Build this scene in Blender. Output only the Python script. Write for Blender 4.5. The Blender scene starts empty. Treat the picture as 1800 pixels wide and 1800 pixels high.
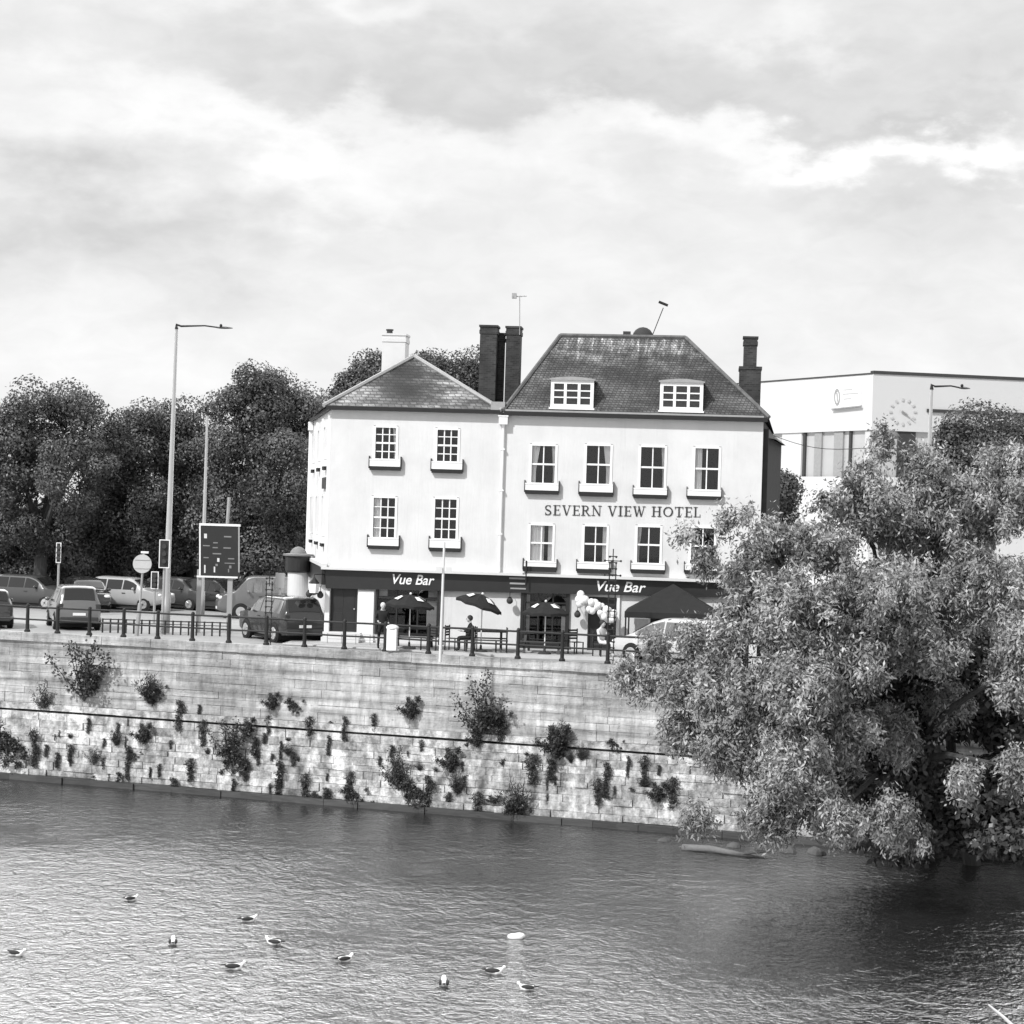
import bpy, bmesh, math, random
import numpy as np
from mathutils import Vector, Matrix, Euler
random.seed(7); RNG = np.random.default_rng(7)
C = bpy.context.scene.collection
SC = bpy.context.scene
R = math.radians

# ------------------------------------------------------------------ camera, sky, sun
F = 3825.0; ROLL = 0.0305; CH = 5.4
cam_d = bpy.data.cameras.new('camera'); cam = bpy.data.objects.new('camera', cam_d); C.objects.link(cam)
cam_d.sensor_width = 36; cam_d.lens = F/1800*36; cam_d.clip_end = 6000; cam_d.clip_start = 0.5
RV = Vector((math.cos(ROLL), 0, math.sin(ROLL))); UV_ = Vector((-math.sin(ROLL), 0, math.cos(ROLL))); FV = Vector((0, 1, 0))
cam.matrix_world = Matrix(((RV.x, UV_.x, -FV.x, 0), (RV.y, UV_.y, -FV.y, 0), (RV.z, UV_.z, -FV.z, CH), (0, 0, 0, 1)))
SC.camera = cam
CP = Vector((0, 0, CH))
SUN_EL, SUN_AZ = 44.0, 40.0      # azimuth measured from the camera's back towards its left
w = bpy.data.worlds.new('World'); SC.world = w; w.use_nodes = True
wn = w.node_tree.nodes; wl = w.node_tree.links; wn.clear()
def N(nt, t, **kw):
    n = nt.nodes.new(t)
    for k, v in kw.items():
        if k.startswith('i_'):
            key = k[2:]
            n.inputs[int(key) if key.isdigit() else key.replace('_', ' ')].default_value = v
        else: setattr(n, k, v)
    return n
def mth(nt, op, a, b=None, c=None, clamp=False):
    n = nt.nodes.new('ShaderNodeMath'); n.operation = op; n.use_clamp = clamp
    for i, q in enumerate((a, b, c)):
        if q is None: continue
        if isinstance(q, (int, float)): n.inputs[i].default_value = q
        else: nt.links.new(q, n.inputs[i])
    return n.outputs[0]
sunv = Vector((-math.sin(R(SUN_AZ))*math.cos(R(SUN_EL)), -math.cos(R(SUN_AZ))*math.cos(R(SUN_EL)), math.sin(R(SUN_EL))))
def build_world():
    nt = w.node_tree
    sky = N(nt, 'ShaderNodeTexSky', sky_type='NISHITA', sun_disc=False)
    sky.sun_elevation = R(SUN_EL); sky.sun_rotation = math.atan2(sunv.x, sunv.y)
    bw = N(nt, 'ShaderNodeRGBToBW'); wl.new(sky.outputs[0], bw.inputs[0])
    tc = N(nt, 'ShaderNodeTexCoord'); sep = N(nt, 'ShaderNodeSeparateXYZ'); wl.new(tc.outputs['Generated'], sep.inputs[0])
    X, Y, Z = sep.outputs
    # azimuth and elevation of the direction
    az = mth(nt, 'ARCTAN2', X, Y); el = mth(nt, 'ARCSINE', Z)
    cmb = N(nt, 'ShaderNodeCombineXYZ'); wl.new(mth(nt, 'MULTIPLY', az, 14.0), cmb.inputs[0]); wl.new(mth(nt, 'MULTIPLY', el, 27.0), cmb.inputs[1])
    n1 = N(nt, 'ShaderNodeTexNoise', i_Scale=1.2, i_Detail=7.0, i_Roughness=0.55); wl.new(cmb.outputs[0], n1.inputs['Vector'])
    s1 = N(nt, 'ShaderNodeSeparateColor'); wl.new(n1.outputs['Color'], s1.inputs[0])
    dx = mth(nt, 'MULTIPLY', mth(nt, 'SUBTRACT', s1.outputs[0], 0.5), 0.20)
    dy = mth(nt, 'MULTIPLY', mth(nt, 'SUBTRACT', s1.outputs[1], 0.5), 0.10)
    azd = mth(nt, 'ADD', az, dx); eld = mth(nt, 'ADD', el, dy)
    val = None
    def add(v):
        nonlocal val
        val = v if val is None else mth(nt, 'ADD', val, v)
    # broad layers: px centre, px radii, amplitude
    feats = [(760, 130, 800, 80, -.13), (250, 60, 400, 60, .06), (200, 205, 330, 90, .16), (170, 400, 380, 70, -.20), (1600, 120, 420, 130, -.09),
             (800, 260, 520, 45, .08), (1230, 250, 230, 40, .12), (1640, 288, 230, 34, .34), (1600, 345, 300, 26, -.09), (330, 300, 200, 50, -.06), (500, 25, 320, 40, .12), (1300, 70, 200, 50, .10), (480, 250, 110, 60, .08), (1560, 225, 300, 26, -.14), (1650, 420, 420, 70, -.06),
             (560, 180, 300, 40, -.10), (1080, 200, 250, 28, -.10), (1350, 80, 120, 60, .10), (100, 500, 300, 35, -.05), (330, 660, 330, 60, .05), (600, 330, 160, 50, .10),
             (1100, 480, 260, 40, .03), (1650, 600, 300, 60, -.02)]
    for px, py, rx, ry, a in feats:
        a0 = (px-900)/F; e0 = (900-py + ROLL*(px-900))/F
        u = mth(nt, 'DIVIDE', mth(nt, 'SUBTRACT', azd, a0), rx/F); v = mth(nt, 'DIVIDE', mth(nt, 'SUBTRACT', eld, e0), ry/F)
        d2 = mth(nt, 'ADD', mth(nt, 'MULTIPLY', u, u), mth(nt, 'MULTIPLY', v, v))
        g = mth(nt, 'POWER', 2.7183, mth(nt, 'MULTIPLY', d2, -1.0))
        add(mth(nt, 'MULTIPLY', g, a*(.8 if a < 0 else .75)))
    n2 = N(nt, 'ShaderNodeTexNoise', i_Scale=0.9, i_Detail=8.0, i_Roughness=0.5); wl.new(cmb.outputs[0], n2.inputs['Vector'])
    add(mth(nt, 'MULTIPLY', mth(nt, 'SUBTRACT', n2.outputs[0], 0.5), 0.20))
    n4 = N(nt, 'ShaderNodeTexNoise', i_Scale=3.0, i_Detail=9.0, i_Roughness=0.6, i_Distortion=.6); wl.new(cmb.outputs[0], n4.inputs['Vector'])
    add(mth(nt, 'MULTIPLY', mth(nt, 'SUBTRACT', n4.outputs[0], 0.5), 0.13))
    add(0.675)
    # thinner cloud towards the zenith
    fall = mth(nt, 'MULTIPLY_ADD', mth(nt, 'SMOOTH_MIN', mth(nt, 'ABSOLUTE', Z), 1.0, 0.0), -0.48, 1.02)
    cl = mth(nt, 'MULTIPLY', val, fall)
    # added bright sky band ahead, above the frame, put in to light the river
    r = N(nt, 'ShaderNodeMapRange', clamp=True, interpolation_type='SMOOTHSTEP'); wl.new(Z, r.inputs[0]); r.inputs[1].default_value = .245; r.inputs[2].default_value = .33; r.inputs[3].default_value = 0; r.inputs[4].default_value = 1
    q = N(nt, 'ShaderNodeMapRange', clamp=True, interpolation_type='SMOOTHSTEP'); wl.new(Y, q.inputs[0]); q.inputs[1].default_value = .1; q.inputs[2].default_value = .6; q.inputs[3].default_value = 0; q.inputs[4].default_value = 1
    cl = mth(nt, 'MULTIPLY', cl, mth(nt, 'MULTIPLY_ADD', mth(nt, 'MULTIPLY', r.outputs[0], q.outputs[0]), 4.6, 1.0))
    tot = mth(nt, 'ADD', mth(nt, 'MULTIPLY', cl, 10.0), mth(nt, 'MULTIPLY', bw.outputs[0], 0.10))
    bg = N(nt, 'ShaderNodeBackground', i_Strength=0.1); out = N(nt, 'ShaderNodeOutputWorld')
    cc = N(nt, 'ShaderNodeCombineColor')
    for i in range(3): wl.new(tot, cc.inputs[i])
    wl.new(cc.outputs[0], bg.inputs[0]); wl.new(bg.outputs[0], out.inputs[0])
build_world()
sd = bpy.data.lights.new('sun', 'SUN'); sd.energy = 3.1; sd.angle = R(2.0); sd.color = (1, 1, 1)
so = bpy.data.objects.new('sun', sd); C.objects.link(so); so.rotation_euler = sunv.to_track_quat('Z', 'Y').to_euler(); so.location = sunv*100
SC.view_settings.view_transform = 'Standard'; SC.view_settings.look = 'None'; SC.view_settings.exposure = 0.35; SC.view_settings.gamma = 1.0
try:
    SC.cycles.max_bounces = 6; SC.cycles.transparent_max_bounces = 12
except Exception: pass

# ------------------------------------------------------------------ picture to place
def ray(px, py): return (RV*((px-900)/F) + UV_*(-(py-900)/F) + FV)
def at(px, py, Y): return CP + ray(px, py)*Y                         # the point at depth Y
def ground(px, py, z=0.0):
    d = ray(px, py); t = (z-CH)/d.z; return CP + d*t
def on_plane(px, py, p, n):
    d = ray(px, py); t = (p-CP).dot(n)/d.dot(n); return CP + d*t

# ------------------------------------------------------------------ materials
def mat(name, v, rough=0.7, spec=0.3, var=0.0, scale=3.0, bump=0.0, bscale=20.0, metal=0.0, stretch=(1, 1, 1), var2=0.0, scale2=0.5, attr=False, coat=0.0):
    m = bpy.data.materials.new(name); m.use_nodes = True; nt = m.node_tree; b = nt.nodes['Principled BSDF']
    b.inputs['Roughness'].default_value = rough; b.inputs['Specular IOR Level'].default_value = spec; b.inputs['Metallic'].default_value = metal
    if coat: b.inputs['Coat Weight'].default_value = coat; b.inputs['Coat Roughness'].default_value = 0.05
    b.inputs['Base Color'].default_value = (v, v, v, 1)
    tc = N(nt, 'ShaderNodeTexCoord'); mp = N(nt, 'ShaderNodeMapping'); mp.inputs['Scale'].default_value = stretch
    nt.links.new(tc.outputs['Object'], mp.inputs[0])
    val = None
    if var or var2 or attr:
        val = None
        if var:
            n = N(nt, 'ShaderNodeTexNoise', i_Scale=scale, i_Detail=6.0, i_Roughness=0.6); nt.links.new(mp.outputs[0], n.inputs[0])
            val = mth(nt, 'MULTIPLY_ADD', mth(nt, 'SUBTRACT', n.outputs[0], 0.5), 2*var, 1.0)
        if var2:
            n = N(nt, 'ShaderNodeTexNoise', i_Scale=scale2, i_Detail=4.0); nt.links.new(mp.outputs[0], n.inputs[0])
            v2 = mth(nt, 'MULTIPLY_ADD', mth(nt, 'SUBTRACT', n.outputs[0], 0.5), 2*var2, 1.0)
            val = v2 if val is None else mth(nt, 'MULTIPLY', val, v2)
        if attr:
            a = N(nt, 'ShaderNodeAttribute', attribute_name='tone'); val = a.outputs['Fac'] if val is None else mth(nt, 'MULTIPLY', val, a.outputs['Fac'])
        val = mth(nt, 'MULTIPLY', val, v, clamp=True)
        cc = N(nt, 'ShaderNodeCombineColor')
        for i in range(3): nt.links.new(val, cc.inputs[i])
        nt.links.new(cc.outputs[0], b.inputs['Base Color'])
    if bump:
        n = N(nt, 'ShaderNodeTexNoise', i_Scale=bscale, i_Detail=5.0); nt.links.new(mp.outputs[0], n.inputs[0])
        bp = N(nt, 'ShaderNodeBump', i_Strength=bump, i_Distance=0.05); nt.links.new(n.outputs[0], bp.inputs['Height']); nt.links.new(bp.outputs[0], b.inputs['Normal'])
    return m
def leafmat(name, v, trans=0.35, var=0.35):
    m = bpy.data.materials.new(name); m.use_nodes = True; nt = m.node_tree; nt.nodes.clear()
    a = N(nt, 'ShaderNodeAttribute', attribute_name='tone'); vv = mth(nt, 'MULTIPLY', a.outputs['Fac'], v, clamp=True)
    cc = N(nt, 'ShaderNodeCombineColor')
    for i in range(3): nt.links.new(vv, cc.inputs[i])
    d = N(nt, 'ShaderNodeBsdfDiffuse'); t = N(nt, 'ShaderNodeBsdfTranslucent'); mx = N(nt, 'ShaderNodeMixShader', i_Fac=trans)
    nt.links.new(cc.outputs[0], d.inputs[0]); nt.links.new(cc.outputs[0], t.inputs[0]); nt.links.new(d.outputs[0], mx.inputs[1]); nt.links.new(t.outputs[0], mx.inputs[2])
    g = N(nt, 'ShaderNodeBsdfGlossy', i_Roughness=0.45); g.inputs[0].default_value = (.9, .9, .9, 1); m2 = N(nt, 'ShaderNodeMixShader', i_Fac=0.04)
    nt.links.new(mx.outputs[0], m2.inputs[1]); nt.links.new(g.outputs[0], m2.inputs[2])
    o = N(nt, 'ShaderNodeOutputMaterial'); nt.links.new(m2.outputs[0], o.inputs[0]); return m
def glassmat(name, refl=0.12, tint=0.75):
    m = bpy.data.materials.new(name); m.use_nodes = True; nt = m.node_tree; nt.nodes.clear()
    t = N(nt, 'ShaderNodeBsdfTransparent'); t.inputs[0].default_value = (tint, tint, tint, 1)
    g = N(nt, 'ShaderNodeBsdfGlossy', i_Roughness=0.02); fr = N(nt, 'ShaderNodeFresnel', i_IOR=1.5)
    fac = mth(nt, 'MULTIPLY_ADD', fr.outputs[0], 0.8, refl-0.03, clamp=True)
    mx = N(nt, 'ShaderNodeMixShader'); nt.links.new(fac, mx.inputs[0]); nt.links.new(t.outputs[0], mx.inputs[1]); nt.links.new(g.outputs[0], mx.inputs[2])
    o = N(nt, 'ShaderNodeOutputMaterial'); nt.links.new(mx.outputs[0], o.inputs[0]); return m
M = {}
M['render'] = mat('painted_render', .67, .8, .2, var=.03, scale=2.2, var2=.06, scale2=.5, bump=.15, bscale=9, stretch=(1.2, 1.2, .16))
def runs(m):
    nt = m.node_tree; b = nt.nodes['Principled BSDF']; src = b.inputs['Base Color'].links[0].from_socket
    tc = N(nt, 'ShaderNodeTexCoord'); ms = N(nt, 'ShaderNodeMapping'); ms.inputs['Scale'].default_value = (2.2, 2.2, .10); nt.links.new(tc.outputs['Object'], ms.inputs[0])
    n = N(nt, 'ShaderNodeTexNoise', i_Scale=1.7, i_Detail=6.0, i_Roughness=.7); nt.links.new(ms.outputs[0], n.inputs[0])
    r = N(nt, 'ShaderNodeMapRange', clamp=True); nt.links.new(n.outputs[0], r.inputs[0]); r.inputs[1].default_value = .56; r.inputs[2].default_value = .72; r.inputs[3].default_value = 1; r.inputs[4].default_value = .92
    n2 = N(nt, 'ShaderNodeTexNoise', i_Scale=.6, i_Detail=6.0, i_Roughness=.65); nt.links.new(tc.outputs['Object'], n2.inputs[0])
    q = N(nt, 'ShaderNodeMapRange', clamp=True); nt.links.new(n2.outputs[0], q.inputs[0]); q.inputs[1].default_value = .35; q.inputs[2].default_value = .6; q.inputs[3].default_value = .93; q.inputs[4].default_value = 1.03
    mx = N(nt, 'ShaderNodeVectorMath', operation='SCALE'); nt.links.new(src, mx.inputs[0]); nt.links.new(mth(nt, 'MULTIPLY', r.outputs[0], q.outputs[0]), mx.inputs['Scale']); nt.links.new(mx.outputs[0], b.inputs['Base Color'])
runs(M['render'])
M['render_low'] = mat('painted_render_lower', .70, .8, .2, var=.05, scale=.8, bump=.1, bscale=9)
M['white'] = mat('white_gloss_paint', .82, .45, .4, var=.05, scale=4)
M['offwhite'] = mat('off_white_paint', .66, .5, .3, var=.06, scale=3)
M['black'] = mat('black_gloss_paint', .028, .35, .4, var=.2, scale=3)
M['black_matt'] = mat('black_fabric', .032, .9, .1, var=.25, scale=4)
M['charcoal'] = mat('charcoal', .055, .7, .2, var=.2, scale=3)
M['dark_metal'] = mat('dark_metal', .028, .55, .2, var=.25, scale=6)
M['grey_metal'] = mat('galvanised_metal', .36, .45, .5, metal=.2, var=.12, scale=3)
M['lead'] = mat('lead_flashing', .33, .6, .3, var=.25, scale=5)
M['glass'] = glassmat('window_glass', .035, .97); M['shopglass'] = glassmat('shop_glass', .04, .85)
M['curtain'] = mat('net_curtain', .88, .9, .1, var=.15, scale=12, stretch=(3, 1, .2))
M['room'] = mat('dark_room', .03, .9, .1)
M['letter'] = mat('sign_lettering_dark', .04, .5, .3); M['letterw'] = mat('sign_lettering_white', .85, .5, .3)
M['skin'] = mat('skin', .45, .6, .3); M['hairpale'] = mat('pale_hair', .6, .8, .2); M['hairdark'] = mat('dark_hair', .05, .7, .2)
M['clothdark'] = mat('dark_cloth', .03, .9, .1, var=.3, scale=9); M['clothpale'] = mat('pale_cloth', .7, .9, .1, var=.1, scale=9)
M['wood'] = mat('dark_wood', .07, .7, .2, var=.3, scale=3, stretch=(1, 8, 8)); M['driftwood'] = mat('driftwood', .2, .8, .2, var=.35, scale=3, stretch=(1, 8, 8), bump=.5)
M['tyre'] = mat('tyre_rubber', .025, .8, .2); M['alloy'] = mat('alloy_rim', .62, .3, .5, metal=.6)
M['bark'] = mat('bark', .08, .9, .1, var=.4, scale=3, stretch=(1, 1, .2), bump=.8, bscale=8)
M['leaf_far'] = leafmat('dark_tree_leaves', .098, .15); M['leaf_near'] = leafmat('pale_tree_leaves', .27, .14); M['leaf_wall'] = leafmat('wall_plant_leaves', .055, .25)
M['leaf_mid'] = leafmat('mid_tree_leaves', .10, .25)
M['balloon'] = mat('white_balloon', .86, .25, .5)
M['stonepale'] = mat('pale_stone', .45, .85, .2, var=.3, scale=2, bump=.4, bscale=6)

# ------------------------------------------------------------------ mesh helpers
class MB:
    def __init__(s): s.v = []; s.f = []; s.m = []; s.tone = []
    def add(s, vs, fs, mi=0, tone=1.0):
        o = len(s.v); s.v += [tuple(q) for q in vs]; s.f += [tuple(o+i for i in f) for f in fs]; s.m += [mi]*len(fs); s.tone += [tone]*len(vs); return s
    def box(s, x0, x1, y0, y1, z0, z1, mi=0, tone=1.0):
        return s.add([(x0, y0, z0), (x1, y0, z0), (x1, y1, z0), (x0, y1, z0), (x0, y0, z1), (x1, y0, z1), (x1, y1, z1), (x0, y1, z1)],
              [(0, 3, 2, 1), (4, 5, 6, 7), (0, 1, 5, 4), (1, 2, 6, 5), (2, 3, 7, 6), (3, 0, 4, 7)], mi, tone)
    def bar(s, a, b, wx, wy=None, mi=0, up=(0, 0, 1)):
        a = Vector(a); b = Vector(b); wy = wy or wx; d = (b-a).normalized(); u = Vector(up)
        if abs(d.dot(u)) > .98: u = Vector((0, 1, 0))
        x = d.cross(u).normalized(); y = x.cross(d).normalized()
        vs = [p + x*sx*wx/2 + y*sy*wy/2 for p in (a, b) for sx, sy in ((-1, -1), (1, -1), (1, 1), (-1, 1))]
        return s.add(vs, [(0, 3, 2, 1), (4, 5, 6, 7), (0, 1, 5, 4), (1, 2, 6, 5), (2, 3, 7, 6), (3, 0, 4, 7)], mi)
    def tube(s, pts, rs, n=8, mi=0, cap=True):
        pts = [Vector(p) for p in pts]
        if isinstance(rs, (int, float)): rs = [rs]*len(pts)
        vs = []; k = len(pts); ref = None
        for i, p in enumerate(pts):
            d = (pts[min(i+1, k-1)]-pts[max(i-1, 0)]).normalized()
            u = Vector((0, 0, 1)) if abs(d.z) < .9 else Vector((0, 1, 0))
            x = d.cross(u).normalized() if ref is None else (ref - d*ref.dot(d)).normalized(); ref = x; y = d.cross(x)
            for j in range(n):
                a = 2*math.pi*j/n; vs.append(p + (x*math.cos(a)+y*math.sin(a))*rs[i])
        fs = [(i*n+j, i*n+(j+1) % n, (i+1)*n+(j+1) % n, (i+1)*n+j) for i in range(k-1) for j in range(n)]
        if cap: fs += [tuple(range(n-1, -1, -1)), tuple(range((k-1)*n, k*n))]
        return s.add(vs, fs, mi)
    def lathe(s, c, prof, n=16, mi=0, axis='z'):
        vs = []; c = Vector(c)
        for r, h in prof:
            for j in range(n):
                a = 2*math.pi*j/n
                q = (r*math.cos(a), r*math.sin(a), h) if axis == 'z' else ((r*math.cos(a), h, r*math.sin(a)) if axis == 'y' else (h, r*math.cos(a), r*math.sin(a)))
                vs.append(c+Vector(q))
        k = len(prof)
        fs = [(i*n+j, i*n+(j+1) % n, (i+1)*n+(j+1) % n, (i+1)*n+j) for i in range(k-1) for j in range(n)]
        if prof[0][0] > 1e-4: fs.append(tuple(range(n-1, -1, -1)))
        if prof[-1][0] > 1e-4: fs.append(tuple(range((k-1)*n, k*n)))
        return s.add(vs, fs, mi)
    def ball(s, c, r, n=12, mi=0, sc=(1, 1, 1)):
        vs = []; m = n//2
        for i in range(m+1):
            t = math.pi*i/m
            for j in range(n):
                a = 2*math.pi*j/n; vs.append((c[0]+r*sc[0]*math.sin(t)*math.cos(a), c[1]+r*sc[1]*math.sin(t)*math.sin(a), c[2]+r*sc[2]*math.cos(t)))
        return s.add(vs, [(i*n+j, i*n+(j+1) % n, (i+1)*n+(j+1) % n, (i+1)*n+j) for i in range(m) for j in range(n)], mi)
    def prism(s, poly, a, b, plane='xz', mi=0):
        def q(p, t): return (p[0], t, p[1]) if plane == 'xz' else ((p[0], p[1], t) if plane == 'xy' else (t, p[0], p[1]))
        n = len(poly); vs = [q(p, a) for p in poly]+[q(p, b) for p in poly]
        return s.add(vs, [tuple(range(n)), tuple(range(2*n-1, n-1, -1))]+[(i, i+n, (i+1) % n+n, (i+1) % n) for i in range(n)], mi)
    def obj(s, name, mats, parent=None, smooth=False, bevel=0, tone=False):
        me = bpy.data.meshes.new(name); me.from_pydata([tuple(p) for p in s.v], [], s.f)
        if not isinstance(mats, (list, tuple)): mats = [mats]
        for m in mats: me.materials.append(m)
        if len(mats) > 1: me.polygons.foreach_set('material_index', s.m)
        if tone:
            a = me.attributes.new('tone', 'FLOAT', 'POINT'); a.data.foreach_set('value', s.tone)
        bm = bmesh.new(); bm.from_mesh(me); bmesh.ops.recalc_face_normals(bm, faces=bm.faces); bm.to_mesh(me); bm.free()
        if smooth: me.polygons.foreach_set('use_smooth', [True]*len(me.polygons))
        me.update(); o = bpy.data.objects.new(name, me); C.objects.link(o)
        if parent is not None: o.parent = parent
        if bevel:
            bv = o.modifiers.new('bevel', 'BEVEL'); bv.width = bevel; bv.segments = 2; bv.limit_method = 'ANGLE'
        return o
def tag(o, label=None, cat=None, group=None, kind=None):
    if label: o['label'] = label
    if cat: o['category'] = cat
    if group: o['group'] = group
    if kind: o['kind'] = kind
    return o
def thing(name, label, cat, loc=(0, 0, 0), rotz=0.0, group=None):
    o = bpy.data.objects.new(name, None); C.objects.link(o); o.location = loc; o.rotation_euler = (0, 0, rotz); o.empty_display_size = .3
    return tag(o, label, cat, group)
def dup(o, loc=None, rotz=None, label=None, scale=None, group=None):
    def cp(q, par):
        c = q.copy(); C.objects.link(c); c.parent = par
        for ch in q.children: cp(ch, c)
        return c
    r = cp(o, None)
    if loc is not None: r.location = loc
    if rotz is not None: r.rotation_euler = (0, 0, rotz)
    if scale is not None: r.scale = scale if hasattr(scale, '__len__') else (scale,)*3
    if label: r['label'] = label
    if group: r['group'] = group
    return r

# leaves: many small blades in clumps
def leaf_mesh(name, centers, per, spread, ll, lw, material, parent=None, droop=0.3, tone_lo=.6, tone_hi=1.35, flat=.75, outc=None, shellf=0.0):
    """blades clustered round centres; shellf > 0 lays them on small rounded puffs that face outwards"""
    cs = np.asarray(centers, float); n = len(cs)*per
    c = np.repeat(cs, per, axis=0)
    if shellf > 0:
        u = RNG.normal(size=(n, 3)); u /= np.linalg.norm(u, axis=1, keepdims=True); rr_ = spread*np.repeat(.65+.7*RNG.random(len(cs)), per)[:, None]
        rad = (shellf+(1.08-shellf)*RNG.random((n, 1))) if shellf > .3 else np.abs(.55+.42*np.clip(RNG.normal(size=(n, 1)), -2, 2.2)); p = c+u*rad*rr_*np.array([1, 1, flat]); nrm = u+RNG.normal(size=(n, 3))*.55; nrm[:, 2] += .15
        d = np.cross(nrm, RNG.normal(size=(n, 3))); d[:, 2] -= droop*np.linalg.norm(d, axis=1)
    else:
        off = np.clip(RNG.normal(size=(n, 3)), -1.9, 1.9)*np.array([spread, spread, spread*flat]); p = c+off
        d = RNG.normal(size=(n, 3)); d = d+off/spread*.5; d[:, 2] -= droop; nrm = RNG.normal(size=(n, 3)); nrm[:, 2] += .8; nrm[:, 1] -= .4
    d /= np.linalg.norm(d, axis=1, keepdims=True)+1e-9
    sd_ = np.cross(d, nrm); sd_ /= (np.linalg.norm(sd_, axis=1, keepdims=True)+1e-6)
    L = ll*(.6+.8*RNG.random((n, 1))); W = lw*(.6+.8*RNG.random((n, 1)))
    v = np.stack([p, p+d*L*.5+sd_*W*.5, p+d*L, p+d*L*.5-sd_*W*.5], axis=1).reshape(-1, 3)
    me = bpy.data.meshes.new(name); me.vertices.add(4*n); me.vertices.foreach_set('co', v.ravel())
    me.loops.add(4*n); me.loops.foreach_set('vertex_index', np.arange(4*n, dtype=np.int32))
    me.polygons.add(n); me.polygons.foreach_set('loop_start', np.arange(0, 4*n, 4, dtype=np.int32)); me.polygons.foreach_set('loop_total', np.full(n, 4, np.int32))
    me.update(calc_edges=True); me.materials.append(material)
    ct = np.repeat(tone_lo+(tone_hi-tone_lo)*RNG.random(len(cs)), per)*(.75+.5*RNG.random(n))
    a = me.attributes.new('tone', 'FLOAT', 'POINT'); a.data.foreach_set('value', np.repeat(ct, 4))
    o = bpy.data.objects.new(name, me); C.objects.link(o)
    if parent is not None: o.parent = parent
    return o

# ------------------------------------------------------------------ setting: ground, river, quay
WD = Vector((0.9397, -0.3423, 0)).normalized(); WO = Vector((1.83, 78.55, 0)); WN = Vector((WD.y, -WD.x, 0))   # quay direction, origin, outward normal
WANG = math.atan2(WD.y, WD.x)
WZ = -5.7
def build_ground():
    a = WO-WD*260-WN*.25; b = WO+WD*200-WN*.25
    m = MB(); m.add([(a.x, a.y, 0), (b.x, b.y, 0), (3000, 60, 0), (3000, 4000, 0), (-3000, 4000, 0), (-3000, 300, 0)], [(0, 1, 2, 3, 4, 5)])
    tag(m.obj('ground', mat('asphalt_ground', .33, .9, .15, var=.2, scale=1.5, var2=.25, scale2=.12, bump=.2, bscale=30)), kind='structure')
    m = MB(); m.add([(-2500, -400, WZ), (2500, -400, WZ), (2500, 1500, WZ), (-2500, 1500, WZ)], [(0, 1, 2, 3)])
    wm = bpy.data.materials.new('river_water'); wm.use_nodes = True; nt = wm.node_tree; b = nt.nodes['Principled BSDF']
    b.inputs['Base Color'].default_value = (.012, .012, .012, 1); b.inputs['Roughness'].default_value = .04; b.inputs['IOR'].default_value = 4.0
    tc = N(nt, 'ShaderNodeTexCoord'); geo = N(nt, 'ShaderNodeNewGeometry')
    mp = N(nt, 'ShaderNodeMapping'); mp.inputs['Scale'].default_value = (1.7, 1.2, 1); mp.inputs['Rotation'].default_value = (0, 0, R(8)); nt.links.new(geo.outputs['Position'], mp.inputs[0])
    n1 = N(nt, 'ShaderNodeTexNoise', i_Scale=1.3, i_Detail=4.0, i_Roughness=.6, i_Distortion=.9); nt.links.new(mp.outputs[0], n1.inputs[0])
    n2 = N(nt, 'ShaderNodeTexNoise', i_Scale=4.6, i_Detail=3.0, i_Roughness=.6, i_Distortion=.5); nt.links.new(mp.outputs[0], n2.inputs[0])
    n3 = N(nt, 'ShaderNodeTexNoise', i_Scale=.13, i_Detail=4.0, i_Roughness=.6); nt.links.new(geo.outputs['Position'], n3.inputs[0])
    st = mth(nt, 'MAXIMUM', mth(nt, 'MULTIPLY_ADD', n3.outputs[0], 3.4, -.65), .3)
    h = mth(nt, 'ADD', mth(nt, 'MULTIPLY', n1.outputs[0], .075), mth(nt, 'MULTIPLY', n2.outputs[0], .034))
    h = mth(nt, 'MULTIPLY', h, st)
    bp = N(nt, 'ShaderNodeBump', i_Strength=1.0, i_Distance=1.0); nt.links.new(h, bp.inputs['Height']); nt.links.new(bp.outputs[0], b.inputs['Normal'])
    tag(m.obj('river', wm), kind='structure')
    # hotel terrace pavement
build_ground()

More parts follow.
